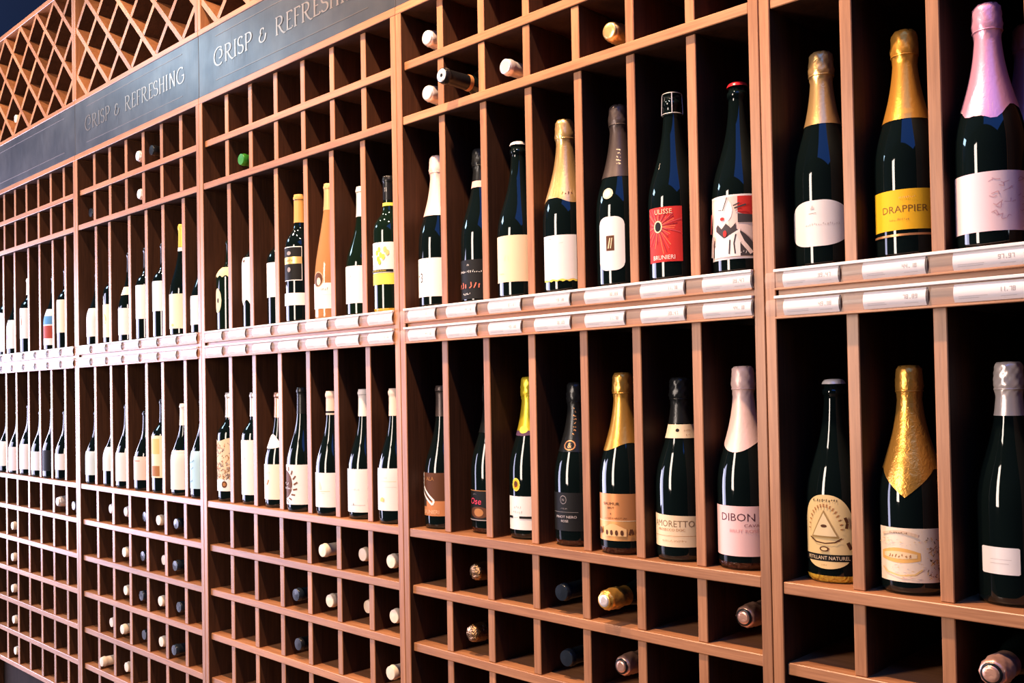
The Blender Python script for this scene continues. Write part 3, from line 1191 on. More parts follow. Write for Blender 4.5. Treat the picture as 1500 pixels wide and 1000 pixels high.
# ---------- bay 5, upper tier
t, s = bottle('sparkling_bottle', 'dark sparkling bottle with gold foil and rounded egg-shaped white label', 0.0656, 0.0644, 'u', 5, 0.327, group=G4U)
foil(t, s, 0.216, F_PALEGOLD, seed=6)
L = Label(s).rrect(-62, 82, 0.034, 0.101, PAPER, k=0.42)
L.scrib(22, 0.066, 0.0040, IPALE, 16).tri(4, 4, 0.088, 0.094, IPALE).line([(-3, 0.082), (11, 0.0825)], 0.0008, IGREY).build('label', t)

t, s = bottle('sparkling_bottle', 'dark sparkling bottle with orange-gold foil and plain yellow label', 0.1903, 0.0648, 'u', 5, 0.325, group=G4U)
foil(t, s, 0.196, F_ORANGE, seed=7)
Label(s).ell(22, 0.207, 30, 0.0062, INK).ell(22, 0.207, 22, 0.0040, ink((0.80, 0.38, 0.06), 0.35, 0.5)).build('foil_emblem', t)
L = Label(s).rect(-55, 70, 0.042, 0.097, YEL)
L.text('DRAPPIER', 14, 0.0705, 0.0095, ink((0.22, 0.10, 0.02)), 1.05).scrib(6, 0.0565, 0.0035, TAN, 10).scrib(20, 0.086, 0.0030, OCHRE, 9)
L.rect(-55, 72, 0.0335, 0.0365, COPR).build('label', t)

for q, (px, py, lab) in enumerate(((0.3040, 0.0535, 'dark sparkling bottle with shiny pink foil and wide pale pink label'),
                                   (0.3165, 0.1720, 'pink-foiled sparkling bottle standing behind the one with the wide pale pink label'))):
    t, s = bottle('sparkling_bottle', lab, px, py, 'u', 5, 0.326, group=G4U)
    foil(t, s, lambda d: 0.188 - 0.018 * max(0, math.cos(math.radians(d - 10))) ** 3 + 0.004 * math.cos(math.radians(6 * d)), F_PINK, seed=8)
    Label(s).cols(-95, 95, lambda t: 0.1905 - 0.0165 * math.sin(math.pi * t) ** 3, lambda t: 0.206, ink((0.85, 0.52, 0.52), 0.4, 0.2), n=24, rows=3).build('collar', t)
    L = Label(s).rect(-78, 86, 0.024, 0.100, ink((0.84, 0.62, 0.64)))
    for k in range(26):
        a, z = rnd.uniform(12, 78), rnd.uniform(0.034, 0.092)
        L.layer = 1 + k % 3
        L.line([(a, z), (a + rnd.uniform(3, 10), z + rnd.uniform(-0.004, 0.004)), (a + rnd.uniform(5, 14), z + rnd.uniform(-0.006, 0.006))], 0.0009, ink((0.66, 0.38, 0.42)))
    L.build('label', t)

# ---------- bay 5, lower tier
G5L = 'sparkling bottles standing on a lower shelf'
t, s = bottle('sparkling_bottle', 'crown-capped golden wine bottle with oval cream label of an eye in a triangle', 0.0689, 0.0734, 'l', 5, 0.294, mat2=G_GOLD, z2=0.036, group=G5L)
crown(t, s, CROWN_S)
L = Label(s)
lab = ink((0.80, 0.58, 0.28))
L.cols(-46, 60, lambda t: 0.038, lambda t: 0.076 + 0.052 * math.sqrt(max(0.0, 1 - abs(2 * t - 0.96) ** 2.4 if abs(2 * t - 0.96) < 1 else 0)), lab, n=26)
L.cols(-38, 50, lambda t: 0.038 - 0.017 * math.sqrt(max(0, 1 - (2 * t - 1) ** 2)), 0.040, lab, n=20)
L.cols(-46, 60, 0.032, 0.042, INK)
L.text('PETILLANT NATUREL', 6, 0.037, 0.0052, CREAM, 0.92)
L.scrib(4, 0.120, 0.0045, INK, 11)
L.tri(2, 27, 0.066, 0.106, ink((0.35, 0.22, 0.08))).tri(2, 23, 0.0685, 0.102, ink((0.80, 0.62, 0.36)))
L.ell(2, 0.083, 6, 0.0022, BROWN)
for k in range(17):
    a = math.pi * (0.04 + 0.92 * k / 16)
    q0 = (2 + 30 * math.cos(a), 0.074 + 0.036 * math.sin(a))
    q1 = (2 + 35 * math.cos(a), 0.074 + 0.041 * math.sin(a))
    L.layer = 7
    L.line([q0, q1], 0.0016, TAN)
L.line([(-28, 0.066), (-14, 0.0595), (4, 0.058), (22, 0.060), (34, 0.066)], 0.0018, BROWN)
L.ell(2, 0.050, 9, 0.0038, BROWN).ell(2, 0.050, 6, 0.0022, lab)
L.line([(40, 0.096), (44, 0.088), (42, 0.080)], 0.004, BROWN).line([(44, 0.060), (50, 0.050)], 0.005, BROWN)
L.scrib(2, 0.027, 0.0022, TAN, 5).build('label', t)

t, s = bottle('sparkling_bottle', 'dark bottle in long pointed gold foil with ornate cream and orange label', 0.1851, 0.0641, 'l', 5, 0.312, group=G5L)
foil(t, s, lambda d: 0.170 - 0.038 * max(0, 1 - abs(d - 10) / 60.0), F_GOLD_C, wrinkle=0.0007, seed=9)
L = Label(s).rect(-48, 78, 0.018, 0.091, ink((0.83, 0.66, 0.50)))
O2 = ink((0.78, 0.42, 0.12))
L.cols(-40, 34, lambda t: 0.0475 - 0.004 * math.sin(math.pi * t), lambda t: 0.058 + 0.006 * math.sin(math.pi * t), O2, n=18)
L.cols(-34, 28, lambda t: 0.051 - 0.002 * math.sin(math.pi * t), lambda t: 0.056 + 0.003 * math.sin(math.pi * t), ink((0.84, 0.60, 0.34)), n=18)
L.scrib(-2, 0.054, 0.006, TAN, 7)
L.line([(-36 + 6 * k, 0.081 + 0.005 * math.sin(math.pi * k / 11)) for k in range(12)], 0.0035, ink((0.72, 0.50, 0.34)))
L.scrib(-3, 0.0845, 0.0026, BROWN, 12)
for k in range(90):
    a, z = rnd.uniform(44, 76), rnd.uniform(0.021, 0.080)
    L.layer = 6 + k % 3
    L.line([(a, z), (a + rnd.uniform(-5, 5), z + rnd.uniform(-0.004, 0.004))], 0.0010, (TAN, O2, BROWN)[k % 3])
for k in range(60):
    a, z = rnd.uniform(-46, 40), rnd.choice((rnd.uniform(0.021, 0.044), rnd.uniform(0.066, 0.076)))
    L.layer = 6 + k % 3
    L.line([(a, z), (a + rnd.uniform(-6, 6), z + rnd.uniform(-0.0015, 0.0015))], 0.0007, (OCHRE, IPALE, PINK)[k % 3])
L.line([(-36, 0.036), (-26, 0.030), (0, 0.0265), (24, 0.029), (36, 0.036)], 0.0018, OCHRE).build('label', t)

t, s = bottle('sparkling_bottle', 'black bottle with bare silver foil top and small blank white label', 0.3115, 0.0758, 'l', 5, 0.313, group=G5L)
foil(t, s, 0.243, F_SILVER, seed=10)
Label(s).rcorner(-38, 27, 0.041, 0.0755, PAPER, 0.0015, 0.06).line([(-20, 0.060), (14, 0.060)], 0.0005, IPALE).line([(-20, 0.055), (10, 0.055)], 0.0005, IPALE).build('label', t)

# ---------- bay 4, lower tier
t, s = bottle('wine_bottle', 'dark bottle with brown label showing a white slanted shape', -0.7984, 0.0618, 'l', 4, 0.296, 'burgundy', group=G5L)
capsule(t, s, 0.232, F_GREY)
L = Label(s).rect(-50, 58, 0.027, 0.116, BROWN)
L.rect(-50, 58, 0.027, 0.058, ink((0.52, 0.20, 0.08)))
L.cols(-50, -14, lambda t: 0.046, lambda t: 0.090 - 0.022 * t, ink((0.05, 0.03, 0.025)))
L.rect(-50, -30, 0.090, 0.116, ink((0.85, 0.78, 0.74)))
L.line([(-36, 0.090), (-36, 0.076), (12, 0.050), (18, 0.058), (-30, 0.087)], 0.0045, ink((0.86, 0.80, 0.76)))
L.text('ALA', 4, 0.104, 0.008, TAN, 1.0).text('BRUNIERI', 4, 0.0355, 0.0080, ink((0.80, 0.50, 0.30)), 0.9).build('label', t)

t, s = bottle('wine_bottle', 'dark rose bottle with black label and pink script, bare dark neck', -0.6706, 0.0803, 'l', 4, 0.300, 'champagne', mat2=G_ROSE, z2=0.012, group=G5L)
foil(t, s, 0.200, F_BLACK, seed=12)
L = Label(s).rect(-46, 55, 0.026, 0.086, DKGREY)
L.rect(-46, 55, 0.0845, 0.086, TAN).ell(4, 0.042, 34, 0.0115, BROWN).ell(4, 0.042, 16, 0.008, TAN)
L.scrib(-8, 0.079, 0.004, IGREY, 4).text('Ose', -6, 0.0645, 0.0125, ink((0.78, 0.06, 0.13)), 1.1, slant=0.2).rect(-46, 55, 0.026, 0.028, IGREY).build('label', t)

t, s = bottle('sparkling_bottle', 'dark bottle with bright yellow foil and white label crossed by black band', -0.5562, 0.0749, 'l', 4, 0.309, group=G5L)
foil(t, s, lambda d: 0.206, F_YELLOW, seed=13)
Label(s).cols(-70, 70, lambda t: 0.200 - 0.004 * math.sin(math.pi * t), 0.216, ink((0.10, 0.05, 0.10))).ell(10, 0.208, 22, 0.007, LYEL).build('foil_seal', t)
Label(s).ell(0, 0.104, 12.5, 0.0125, LYEL).ell(0, 0.104, 10, 0.0100, YEL).ell(0, 0.105, 6, 0.006, BROWN).scrib(0, 0.100, 0.005, RED, 2).build('medallion', t)
L = Label(s).rect(-33, 55, 0.0185, 0.082, PAPER)
L.scrib(4, 0.062, 0.006, IPALE, 4).scrib(4, 0.052, 0.006, IPALE, 5)
L.rect(-33, -12, 0.040, 0.0445, INK).rect(10, 55, 0.040, 0.0445, INK).scrib(-1, 0.0422, 0.003, IGREY, 4).build('label', t)

t, s = bottle('sparkling_bottle', 'dark rose bottle with charcoal label and copper neck lettering on black foil', -0.4326, 0.0689, 'l', 4, 0.296, mat2=G_ROSE, z2=0.027, group=G5L)
foil(t, s, lambda d: 0.170, F_BLACK, seed=14)
Label(s).scrib(24, 0.226, 0.0085, COPR, 8, vert=True).ell(14, 0.182, 22, 0.0092, COPR).ell(14, 0.182, 17, 0.0072, F_BLACK).text('&', 14, 0.182, 0.009, COPR).build('neck_lettering', t)
L = Label(s).rect(-45, 60, 0.028, 0.097, DKGREY)
L.ell(2, 0.084, 9.5, 0.0078, IGREY).ell(2, 0.084, 8.2, 0.0067, DKGREY).text('N', 2, 0.084, 0.005, IGREY)
L.scrib(4, 0.0685, 0.0028, IGREY, 7).line([(-30, 0.062), (40, 0.062)], 0.0005, IGREY).text('PINOT NERO', 8, 0.0535, 0.0045, IPALE, 1.15).text('ROSE', 6, 0.046, 0.0042, IPALE, 1.1).build('label', t)

t, s = bottle('sparkling_bottle', 'rose sparkling bottle with gold foil and copper label of a house', -0.3115, 0.0530, 'l', 4, 0.311, mat2=G_ROSE, z2=0.024, group=G5L)
foil(t, s, lambda d: 0.183 + 0.007 * math.sin(math.radians(2 * d - 30)), F_GOLD, seed=15)
L = Label(s).rect(-42, 76, 0.024, 0.104, ink((0.62, 0.26, 0.10), 0.4, 0.35))
L.rect(-42, 76, 0.024, 0.058, ink((0.70, 0.34, 0.12), 0.4, 0.35)).rect(-42, 76, 0.0575, 0.0585, CREAM)
L.text('SAUMUR', 4, 0.087, 0.0048, INK, 1.2).text('BRUT', 4, 0.080, 0.0035, INK, 1.1).text('&', 4, 0.070, 0.003, INK).scrib(14, 0.0625, 0.0035, BROWN, 15)
L.cols(-16, 40, 0.032, lambda t: 0.044 + 0.009 * min(1, 3 * t, 2.2 * (1 - t)), ink((0.82, 0.50, 0.22)), n=14)
for k in range(4):
    L.ell(-6 + 12 * k, 0.038, 3.4, 0.0045, BROWN)
L.line([(-30, 0.034), (-26, 0.046), (-22, 0.036)], 0.004, BROWN).line([(46, 0.034), (50, 0.044), (54, 0.035)], 0.004, BROWN).build('label', t)

t, s = bottle('sparkling_bottle', 'black sparkling bottle with cream collar band and wide cream label', -0.1962, 0.0601, 'l', 4, 0.300, group=G5L)
foil(t, s, 0.224, F_BLACK, seed=16)
Label(s).rect(-120, 120, 0.200, 0.2225, ink((0.80, 0.64, 0.44))).ell(20, 0.213, 8, 0.0028, INK).scrib(62, 0.213, 0.0035, TAN, 5).scrib(62, 0.206, 0.0035, TAN, 3).build('collar', t)
L = Label(s).cols(-58, 72, lambda t: 0.024, lambda t: 0.077 - 0.003 * t, ink((0.82, 0.62, 0.40)))
L.text('AMORETTO', 10, 0.062, 0.0105, ink((0.25, 0.15, 0.08)), 0.95).text('PROSECCO DOC', 6, 0.052, 0.0042, TAN, 1.1).line([(-50, 0.042), (66, 0.042)], 0.0006, TAN).scrib(14, 0.034, 0.0034, TAN, 16).build('label', t)

t, s = bottle('sparkling_bottle', 'rose sparkling bottle with matte pink foil and pink label in plain capitals', -0.0759, 0.0595, 'l', 4, 0.315, mat2=G_ROSE, z2=0.022, group=G5L)
foil(t, s, lambda d: 0.190 - 0.009 * math.sin(math.radians(2 * d + 80)), F_ROSE, seed=17)
Label(s).text('D', 4, 0.195, 0.009, ink((0.85, 0.62, 0.55))).build('foil_letter', t)
L = Label(s).rect(-60, 70, 0.022, 0.099, ink((0.86, 0.54, 0.52)))
L.text('DIBON', 12, 0.082, 0.0120, ink((0.10, 0.04, 0.05)), 1.08).text('CAVA', 42, 0.0695, 0.0045, ink((0.35, 0.16, 0.16)), 1.4).text('BRUT ROSE', 26, 0.061, 0.0050, ink((0.72, 0.36, 0.36)), 1.25).build('label', t)

# ---------- bay 3, upper tier
G3 = 'wine bottles standing in the bay with the green cap'
t, s = bottle('wine_bottle', 'dark bottle with cream-yellow shoulder patch and small oval label with black dot', -1.6508, 0.0538, 'u', 3, 0.250, 'bordeaux', G_GREEN, rs=1.08, group=G3)
Label(s).cols(-50, 80, lambda t: 0.150 + 0.003 * math.sin(30 * t), lambda t: 0.176, ink((0.84, 0.66, 0.34)), n=20, rows=4).build('shoulder_label', t)
Label(s).ell(-4, 0.085, 24, 0.033, ink((0.78, 0.58, 0.36))).ell(0, 0.085, 6, 0.007, INK).build('label', t)

t, s = bottle('wine_bottle', 'dark bottle with tall white label ending in notched black points', -1.5323, 0.0609, 'u', 3, 0.290, 'bordeaux', group=G3)
capsule(t, s, 0.235, C_BLACK)
Label(s).rect(-45, 70, 0.078, 0.190, PAPER).cols(-45, 70, lambda t: 0.062 + 0.016 * abs(math.sin(9 * t)), 0.079, PAPER, n=24).ell(0, 0.180, 6, 0.004, BROWN).build('label', t)

t, s = bottle('wine_bottle', 'dark bottle with squarish plain white label set high on its body', -1.4175, 0.0657, 'u', 3, 0.285, 'bordeaux', group=G3)
capsule(t, s, 0.232, C_BLACK)
Label(s).rect(-40, 70, 0.076, 0.164, PAPER).ell(4, 0.125, 4, 0.003, IPALE).build('label', t)

t, s = bottle('wine_bottle', 'dark bottle with orange capsule, outlined gold-banded label and white strip below', -1.2985, 0.0445, 'u', 3, 0.319, 'bordeaux', group=G3)
capsule(t, s, 0.250, C_ORANGE)
L = Label(s).rect(-38, 62, 0.105, 0.188, PAPER).cols(-36, 60, lambda t: 0.107, 0.186, INK)
L.rect(-38, 62, 0.146, 0.163, GOLDI).scrib(10, 0.1545, 0.006, BROWN, 5).ell(10, 0.172, 10, 0.005, IGREY).ell(10, 0.132, 8, 0.006, IGREY)
L.rect(-42, 70, 0.045, 0.075, PAPER).build('label', t)

t, s = bottle('wine_bottle', 'tall amber clear-glass bottle with tan capsule and round brown emblem', -1.1735, 0.0475, 'u', 3, 0.326, 'flute', G_AMBER, group=G3)
capsule(t, s, 0.263, ink((0.72, 0.40, 0.18), 0.4, 0.2))
L = Label(s).rect(-52, 70, 0.028, 0.088, PAPER).ell(4, 0.097, 24, 0.0185, ink((0.62, 0.34, 0.20))).ell(4, 0.097, 21, 0.016, BROWN).ell(8, 0.092, 9, 0.009, ink((0.80, 0.56, 0.42))).scrib(16, 0.074, 0.0065, IGREY, 8).rect(-52, 70, 0.060, 0.0605, IPALE).build('label', t)

t, s = bottle('wine_bottle', 'dark slope-shouldered bottle with white capsule and white label with tiny squiggle', -1.0638, 0.0605, 'u', 3, 0.303, 'burgundy', G_GREEN, group=G3)
capsule(t, s, 0.234, C_WHITE)
Label(s).rect(-42, 70, 0.033, 0.118, PAPER).line([(0, 0.088), (5, 0.093), (8, 0.096)], 0.001, INK).build('label', t)

t, s = bottle('wine_bottle', 'olive wine bottle with yellow neck ring and label of yellow fruit', -0.9445, 0.0443, 'u', 3, 0.305, 'bordeaux', G_GREEN, mat2=G_GOLD, z2=0.012, group=G3)
capsule(t, s, 0.252, C_BLACK)
Label(s).rect(-180, 180, 0.239, 0.246, LYEL).build('neck_ring', t)
Label(s).text('::::', 10, 0.275, 0.008, PAPER, 1.0, vert=True).build('neck_lettering', t)
L = Label(s).rect(-50, 70, 0.064, 0.156, PAPER).rect(-50, 70, 0.064, 0.089, LYEL)
for a, z, c_ in ((2, 0.133, GREEN), (12, 0.140, LYEL), (18, 0.128, LYEL), (8, 0.120, GREEN), (34, 0.140, OCHRE), (42, 0.133, OCHRE), (14, 0.113, GREEN), (28, 0.124, LYEL)):
    L.ell(a, z, 6, 0.006, c_)
L.rect(-42, 60, 0.091, 0.0965, INK).text('SAUVIGNON BLANC', 8, 0.0937, 0.003, LYEL, 1.0).scrib(-18, 0.130, 0.010, IGREY, 2).build('label', t)

# ---------- bay 3, lower tier
t, s = bottle('wine_bottle', 'dark bottle covered by tall cream label with scribbled brown pattern', -1.6541, 0.0489, 'l', 3, 0.291, 'bordeaux', group=G3)
capsule(t, s, 0.225, F_SILVER)
L = Label(s).cols(-55, 70, 0.028, lambda t: 0.166 + 0.004 * math.cos(7 * t), ink((0.74, 0.56, 0.38)), n=20)
L.rect(-55, 70, 0.028, 0.060, PAPER)
for k in range(170):
    a, z = rnd.uniform(-50, 60), rnd.choice((rnd.uniform(0.06, 0.10), rnd.uniform(0.06, 0.160)))
    L.layer = 2 + k % 3
    L.line([(a, z), (a + rnd.uniform(-9, 9), z + rnd.uniform(-0.006, 0.006)), (a + rnd.uniform(-9, 9), z + rnd.uniform(-0.006, 0.006))], 0.0012, (BROWN, IGREY, TAN)[k % 3])
L.ell(30, 0.046, 12, 0.009, BROWN).ell(30, 0.046, 7, 0.005, TAN).build('label', t)

t, s = bottle('wine_bottle', 'dark bottle with very tall plain white label beside the copper-lit divider', -1.5337, 0.0529, 'l', 3, 0.290, 'bordeaux', group=G3)
capsule(t, s, 0.228, F_SILVER)
Label(s).rect(-42, 70, 0.025, 0.167, PAPER).scrib(6, 0.120, 0.008, IPALE, 2).scrib(6, 0.106, 0.006, OCHRE, 2).build('label', t)

t, s = bottle('wine_bottle', 'dark bottle with big white shoulder seal and cream label with brown leaf', -1.4174, 0.0546, 'l', 3, 0.289, 'burgundy', group=G3)
capsule(t, s, 0.226, F_COPPER)
Label(s).cols(-52, 60, lambda t: 0.152 - 0.004 * math.sin(math.pi * t), lambda t: 0.160 + 0.024 * math.sin(math.pi * t), PAPER, n=16, rows=4).build('shoulder_label', t)
L = Label(s).rect(-48, 70, 0.021, 0.109, ink((0.83, 0.72, 0.60)))
L.line([(0, 0.058), (6, 0.062), (10, 0.070)], 0.004, TAN).scrib(6, 0.088, 0.006, IPALE, 4).build('label', t)

t, s = bottle('wine_bottle', 'dark slope-shouldered bottle with white label of a brown sun', -1.2957, 0.0425, 'l', 3, 0.300, 'burgundy', group=G3)
capsule(t, s, 0.236, C_BLACK)
L = Label(s).rect(-46, 72, 0.018, 0.114, PAPER)
L.cols(-26, 16, lambda t: 0.066 - 0.034 * math.sqrt(max(0, 1 - t * t)), lambda t: 0.066 + 0.034 * math.sqrt(max(0, 1 - t * t)), ink((0.12, 0.045, 0.022)), n=18)
for k in range(9):
    a = math.radians(-78 + 156 * k / 8)
    q0 = (-26 + 48 * math.cos(a), 0.066 + 0.038 * math.sin(a))
    q1 = (-26 + 62 * math.cos(a + 0.12), 0.066 + 0.047 * math.sin(a + 0.12))
    L.line([q0, q1], 0.004, ink((0.18, 0.085, 0.05)))
L.scrib(-10, 0.070, 0.009, PAPER, 3).scrib(-8, 0.058, 0.006, PAPER, 8).build('label', t)

t, s = bottle('wine_bottle', 'dark slope-shouldered bottle with pale pink capsule ringed in black', -1.1735, 0.0440, 'l', 3, 0.289, 'burgundy', group=G3)
capsule(t, s, 0.234, ink((0.80, 0.58, 0.48), 0.45))
Label(s).rect(-180, 180, 0.238, 0.243, INK).build('capsule_ring', t)
L = Label(s).rect(-46, 70, 0.020, 0.100, PAPER)
L.cols(-6, 14, 0.060, lambda t: 0.066 + 0.016 * math.sin(math.pi * t), ink((0.80, 0.58, 0.48))).line([(-22, 0.057), (44, 0.057)], 0.0008, OCHRE).scrib(10, 0.053, 0.003, IPALE, 10).build('label', t)

t, s = bottle('wine_bottle', 'dark bottle with white capsule and tall white label with rules near its foot', -1.0591, 0.0538, 'l', 3, 0.292, 'burgundy', group=G3)
capsule(t, s, 0.231, C_WHITE)
L = Label(s).rect(-46, 70, 0.016, 0.113, PAPER)
L.scrib(8, 0.068, 0.006, IPALE, 8).line([(-20, 0.032), (50, 0.032)], 0.0007, IGREY).tri(10, 3, 0.032, 0.038, IGREY).build('label', t)

t, s = bottle('wine_bottle', 'dark bottle with cream capsule and ruled white label beside the rack upright', -0.9394, 0.0479, 'l', 3, 0.292, 'burgundy', group=G3)
capsule(t, s, 0.233, ink((0.80, 0.62, 0.52), 0.45))
L = Label(s).rect(-46, 70, 0.029, 0.120, PAPER)
L.scrib(8, 0.100, 0.004, IPALE, 6).line([(-30, 0.092), (50, 0.092)], 0.0006, OCHRE).line([(-30, 0.080), (50, 0.080)], 0.0005, IPALE).cols(-8, 10, 0.048, lambda t: 0.054 + 0.004 * math.sin(3 * t), OCHRE).build('label', t)

# ---------- bays 2 and 1
G2 = 'wine bottles standing in the bay crowded with lying bottles'
G1 = 'wine bottles standing in the bay under the plainest sign'


def simple(m, tier, x, y, H, fam, label, group, lz, lcol, cap=None, capz=None, glassm=None, marks=None, s0=-60, s1=72):
    t, s = bottle('wine_bottle', label, x, y, tier, m, H, fam, glassm, group=group)
    if cap:
        capsule(t, s, capz if capz else H - 0.062, cap)
    L = Label(s).rect(s0, s1, lz[0], lz[1], lcol)
    if marks:
        marks(L)
    L.build('label', t)
    return t, s


simple(2, 'u', -2.5063, 0.0479, 0.245, 'burgundy', 'short dark bottle with plain white label, beside the bay upright', G2, (0.032, 0.126), PAPER, C_BLACK)
simple(2, 'u', -2.3892, 0.0506, 0.280, 'bordeaux', 'dark bottle with cream label bearing a yellow sun crescent', G2, (0.024, 0.130), ink((0.82, 0.72, 0.56)), C_BLACK,
       marks=lambda L: L.line([(0, 0.10), (12, 0.092), (16, 0.08), (10, 0.068)], 0.006, OCHRE))
t, s = simple(2, 'u', -2.2600, 0.0486, 0.285, 'burgundy', 'dark bottle with cream shoulder band and white label', G2, (0.025, 0.108), PAPER, C_BLACK)
Label(s).rect(-60, 90, 0.150, 0.176, ink((0.82, 0.70, 0.56)), rows=4).build('shoulder_label', t)
simple(2, 'u', -2.1306, 0.0433, 0.285, 'bordeaux', 'dark bottle with broad white label ending above its middle', G2, (0.066, 0.169), PAPER, C_BLACK)
simple(2, 'u', -2.0189, 0.0441, 0.285, 'bordeaux', 'dark bottle with bluish-white label set high on its body', G2, (0.082, 0.171), ink((0.76, 0.76, 0.80)), C_BLACK)
t, s = simple(2, 'u', -1.9120, 0.0482, 0.328, 'burgundy', 'tall dark bottle with yellow-gold capsule and cream label', G2, (0.024, 0.124), ink((0.82, 0.70, 0.54)), ink((0.78, 0.48, 0.08), 0.4, 0.3), 0.262,
              marks=lambda L: L.ell(10, 0.034, 8, 0.004, OCHRE))
Label(s).rect(-180, 180, 0.250, 0.261, PAPER).build('neck_band', t)
simple(2, 'u', -1.7840, 0.0480, 0.260, 'burgundy', 'dark bottle with white label, half hidden by the upright past the gold-capped bottle', G2, (0.028, 0.109), PAPER, C_BLACK)

simple(2, 'l', -2.5171, 0.0439, 0.240, 'burgundy', 'small dark bottle with pale blue-grey label in the cell next to the upright', G2, (0.030, 0.108), ink((0.66, 0.74, 0.76)), C_BLACK)
simple(2, 'l', -2.3915, 0.0499, 0.236, 'burgundy', 'dark bottle showing only a sliver of pale label behind its divider', G2, (0.049, 0.125), ink((0.74, 0.76, 0.74)), C_BLACK)
simple(2, 'l', -2.2832, 0.0450, 0.260, 'burgundy', 'dark rounded bottle with plain white label and strong edge glint', G2, (0.022, 0.111), PAPER, C_BLACK,
       marks=lambda L: L.ell(6, 0.08, 4, 0.004, CREAM))
simple(2, 'l', -2.1565, 0.0468, 0.240, 'burgundy', 'dark rounded bottle with pink label and reddish line', G2, (0.032, 0.103), ink((0.82, 0.60, 0.52)), C_BLACK,
       marks=lambda L: L.line([(-10, 0.090), (30, 0.090)], 0.003, ink((0.70, 0.25, 0.18))))
simple(2, 'l', -2.0340, 0.0428, 0.275, 'bordeaux', 'dark bottle with tall ochre and cream label', G2, (0.045, 0.169), ink((0.84, 0.70, 0.48)), C_BLACK,
       marks=lambda L: L.cols(-20, 40, 0.115, 0.160, OCHRE).cols(-10, 40, 0.050, 0.080, TAN))
simple(2, 'l', -1.9158, 0.0482, 0.262, 'burgundy', 'dark bottle with white capsule tip and large pinkish-white label', G2, (0.017, 0.129), ink((0.83, 0.72, 0.68)), C_WHITE,
       marks=lambda L: L.line([(-40, 0.122), (60, 0.122)], 0.001, PINK))
simple(2, 'l', -1.7900, 0.0440, 0.275, 'burgundy', 'dark bottle with light blue patterned label', G2, (0.027, 0.131), LBLUE, C_BLACK,
       marks=lambda L: [L.line([(a, z), (a + 14, z + 0.006)], 0.003, ink((0.20, 0.34, 0.44))) for a, z in ((-20, 0.06), (-5, 0.08), (-24, 0.095), (0, 0.10), (-10, 0.045))])

simple(1, 'u', -3.3800, 0.0450, 0.285, 'bordeaux', 'dark bottle with white label in the end cell of the far bay', G1, (0.017, 0.170), PAPER, C_BLACK)
simple(1, 'u', -3.2660, 0.0450, 0.270, 'burgundy', 'dark bottle with white label and small pink mark', G1, (0.025, 0.135), PAPER, C_BLACK,
       marks=lambda L: L.ell(0, 0.070, 8, 0.010, ink((0.80, 0.20, 0.34))))
simple(1, 'u', -3.1300, 0.0450, 0.285, 'bordeaux', 'dark bottle with white label bearing a curved brown stroke', G1, (0.057, 0.171), PAPER, ink((0.82, 0.74, 0.60)),
       marks=lambda L: L.line([(0, 0.150), (10, 0.135), (14, 0.115), (8, 0.095)], 0.005, TAN))
simple(1, 'u', -2.8809, 0.0450, 0.270, 'burgundy', 'dark bottle with blue, red and white striped label', G1, (0.021, 0.150), PAPER, C_BLACK,
       marks=lambda L: L.rect(-30, 60, 0.095, 0.125, ink((0.10, 0.28, 0.52))).rect(-30, 60, 0.045, 0.090, ink((0.40, 0.06, 0.04))))
simple(1, 'u', -2.7610, 0.0430, 0.285, 'bordeaux', 'dark bottle with cream label and orange figures', G1, (0.059, 0.174), ink((0.82, 0.72, 0.56)), C_BLACK,
       marks=lambda L: L.line([(0, 0.110), (8, 0.098), (2, 0.085)], 0.006, OCHRE))
simple(1, 'l', -3.3700, 0.0440, 0.240, 'burgundy', 'dark round-shouldered bottle with cream label and ochre mark, far end cell', G1, (0.025, 0.120), ink((0.84, 0.74, 0.64)), C_BLACK,
       marks=lambda L: L.ell(0, 0.08, 12, 0.012, OCHRE))
simple(1, 'l', -3.2540, 0.0440, 0.240, 'burgundy', 'dark round-shouldered bottle with pinkish label in a narrow cell', G1, (0.012, 0.102), ink((0.82, 0.66, 0.62)), C_BLACK)
simple(1, 'l', -3.1340, 0.0440, 0.262, 'burgundy', 'tall round-shouldered dark bottle with plain white label, far bay', G1, (0.022, 0.116), PAPER, C_BLACK)
simple(1, 'l', -3.0140, 0.0440, 0.240, 'burgundy', 'dark round-shouldered bottle with bluish-white label in a narrow cell', G1, (0.023, 0.092), ink((0.76, 0.78, 0.82)), C_BLACK)
simple(1, 'l', -2.9020, 0.0440, 0.250, 'burgundy', 'dark unlabelled-looking bottle with slate label and bright edge glint', G1, (0.026, 0.100), DKGREY, C_BLACK)
simple(1, 'l', -2.7820, 0.0440, 0.240, 'burgundy', 'dark bottle showing a small white label corner near the upright, far bay', G1, (0.035, 0.091), PAPER, C_BLACK)

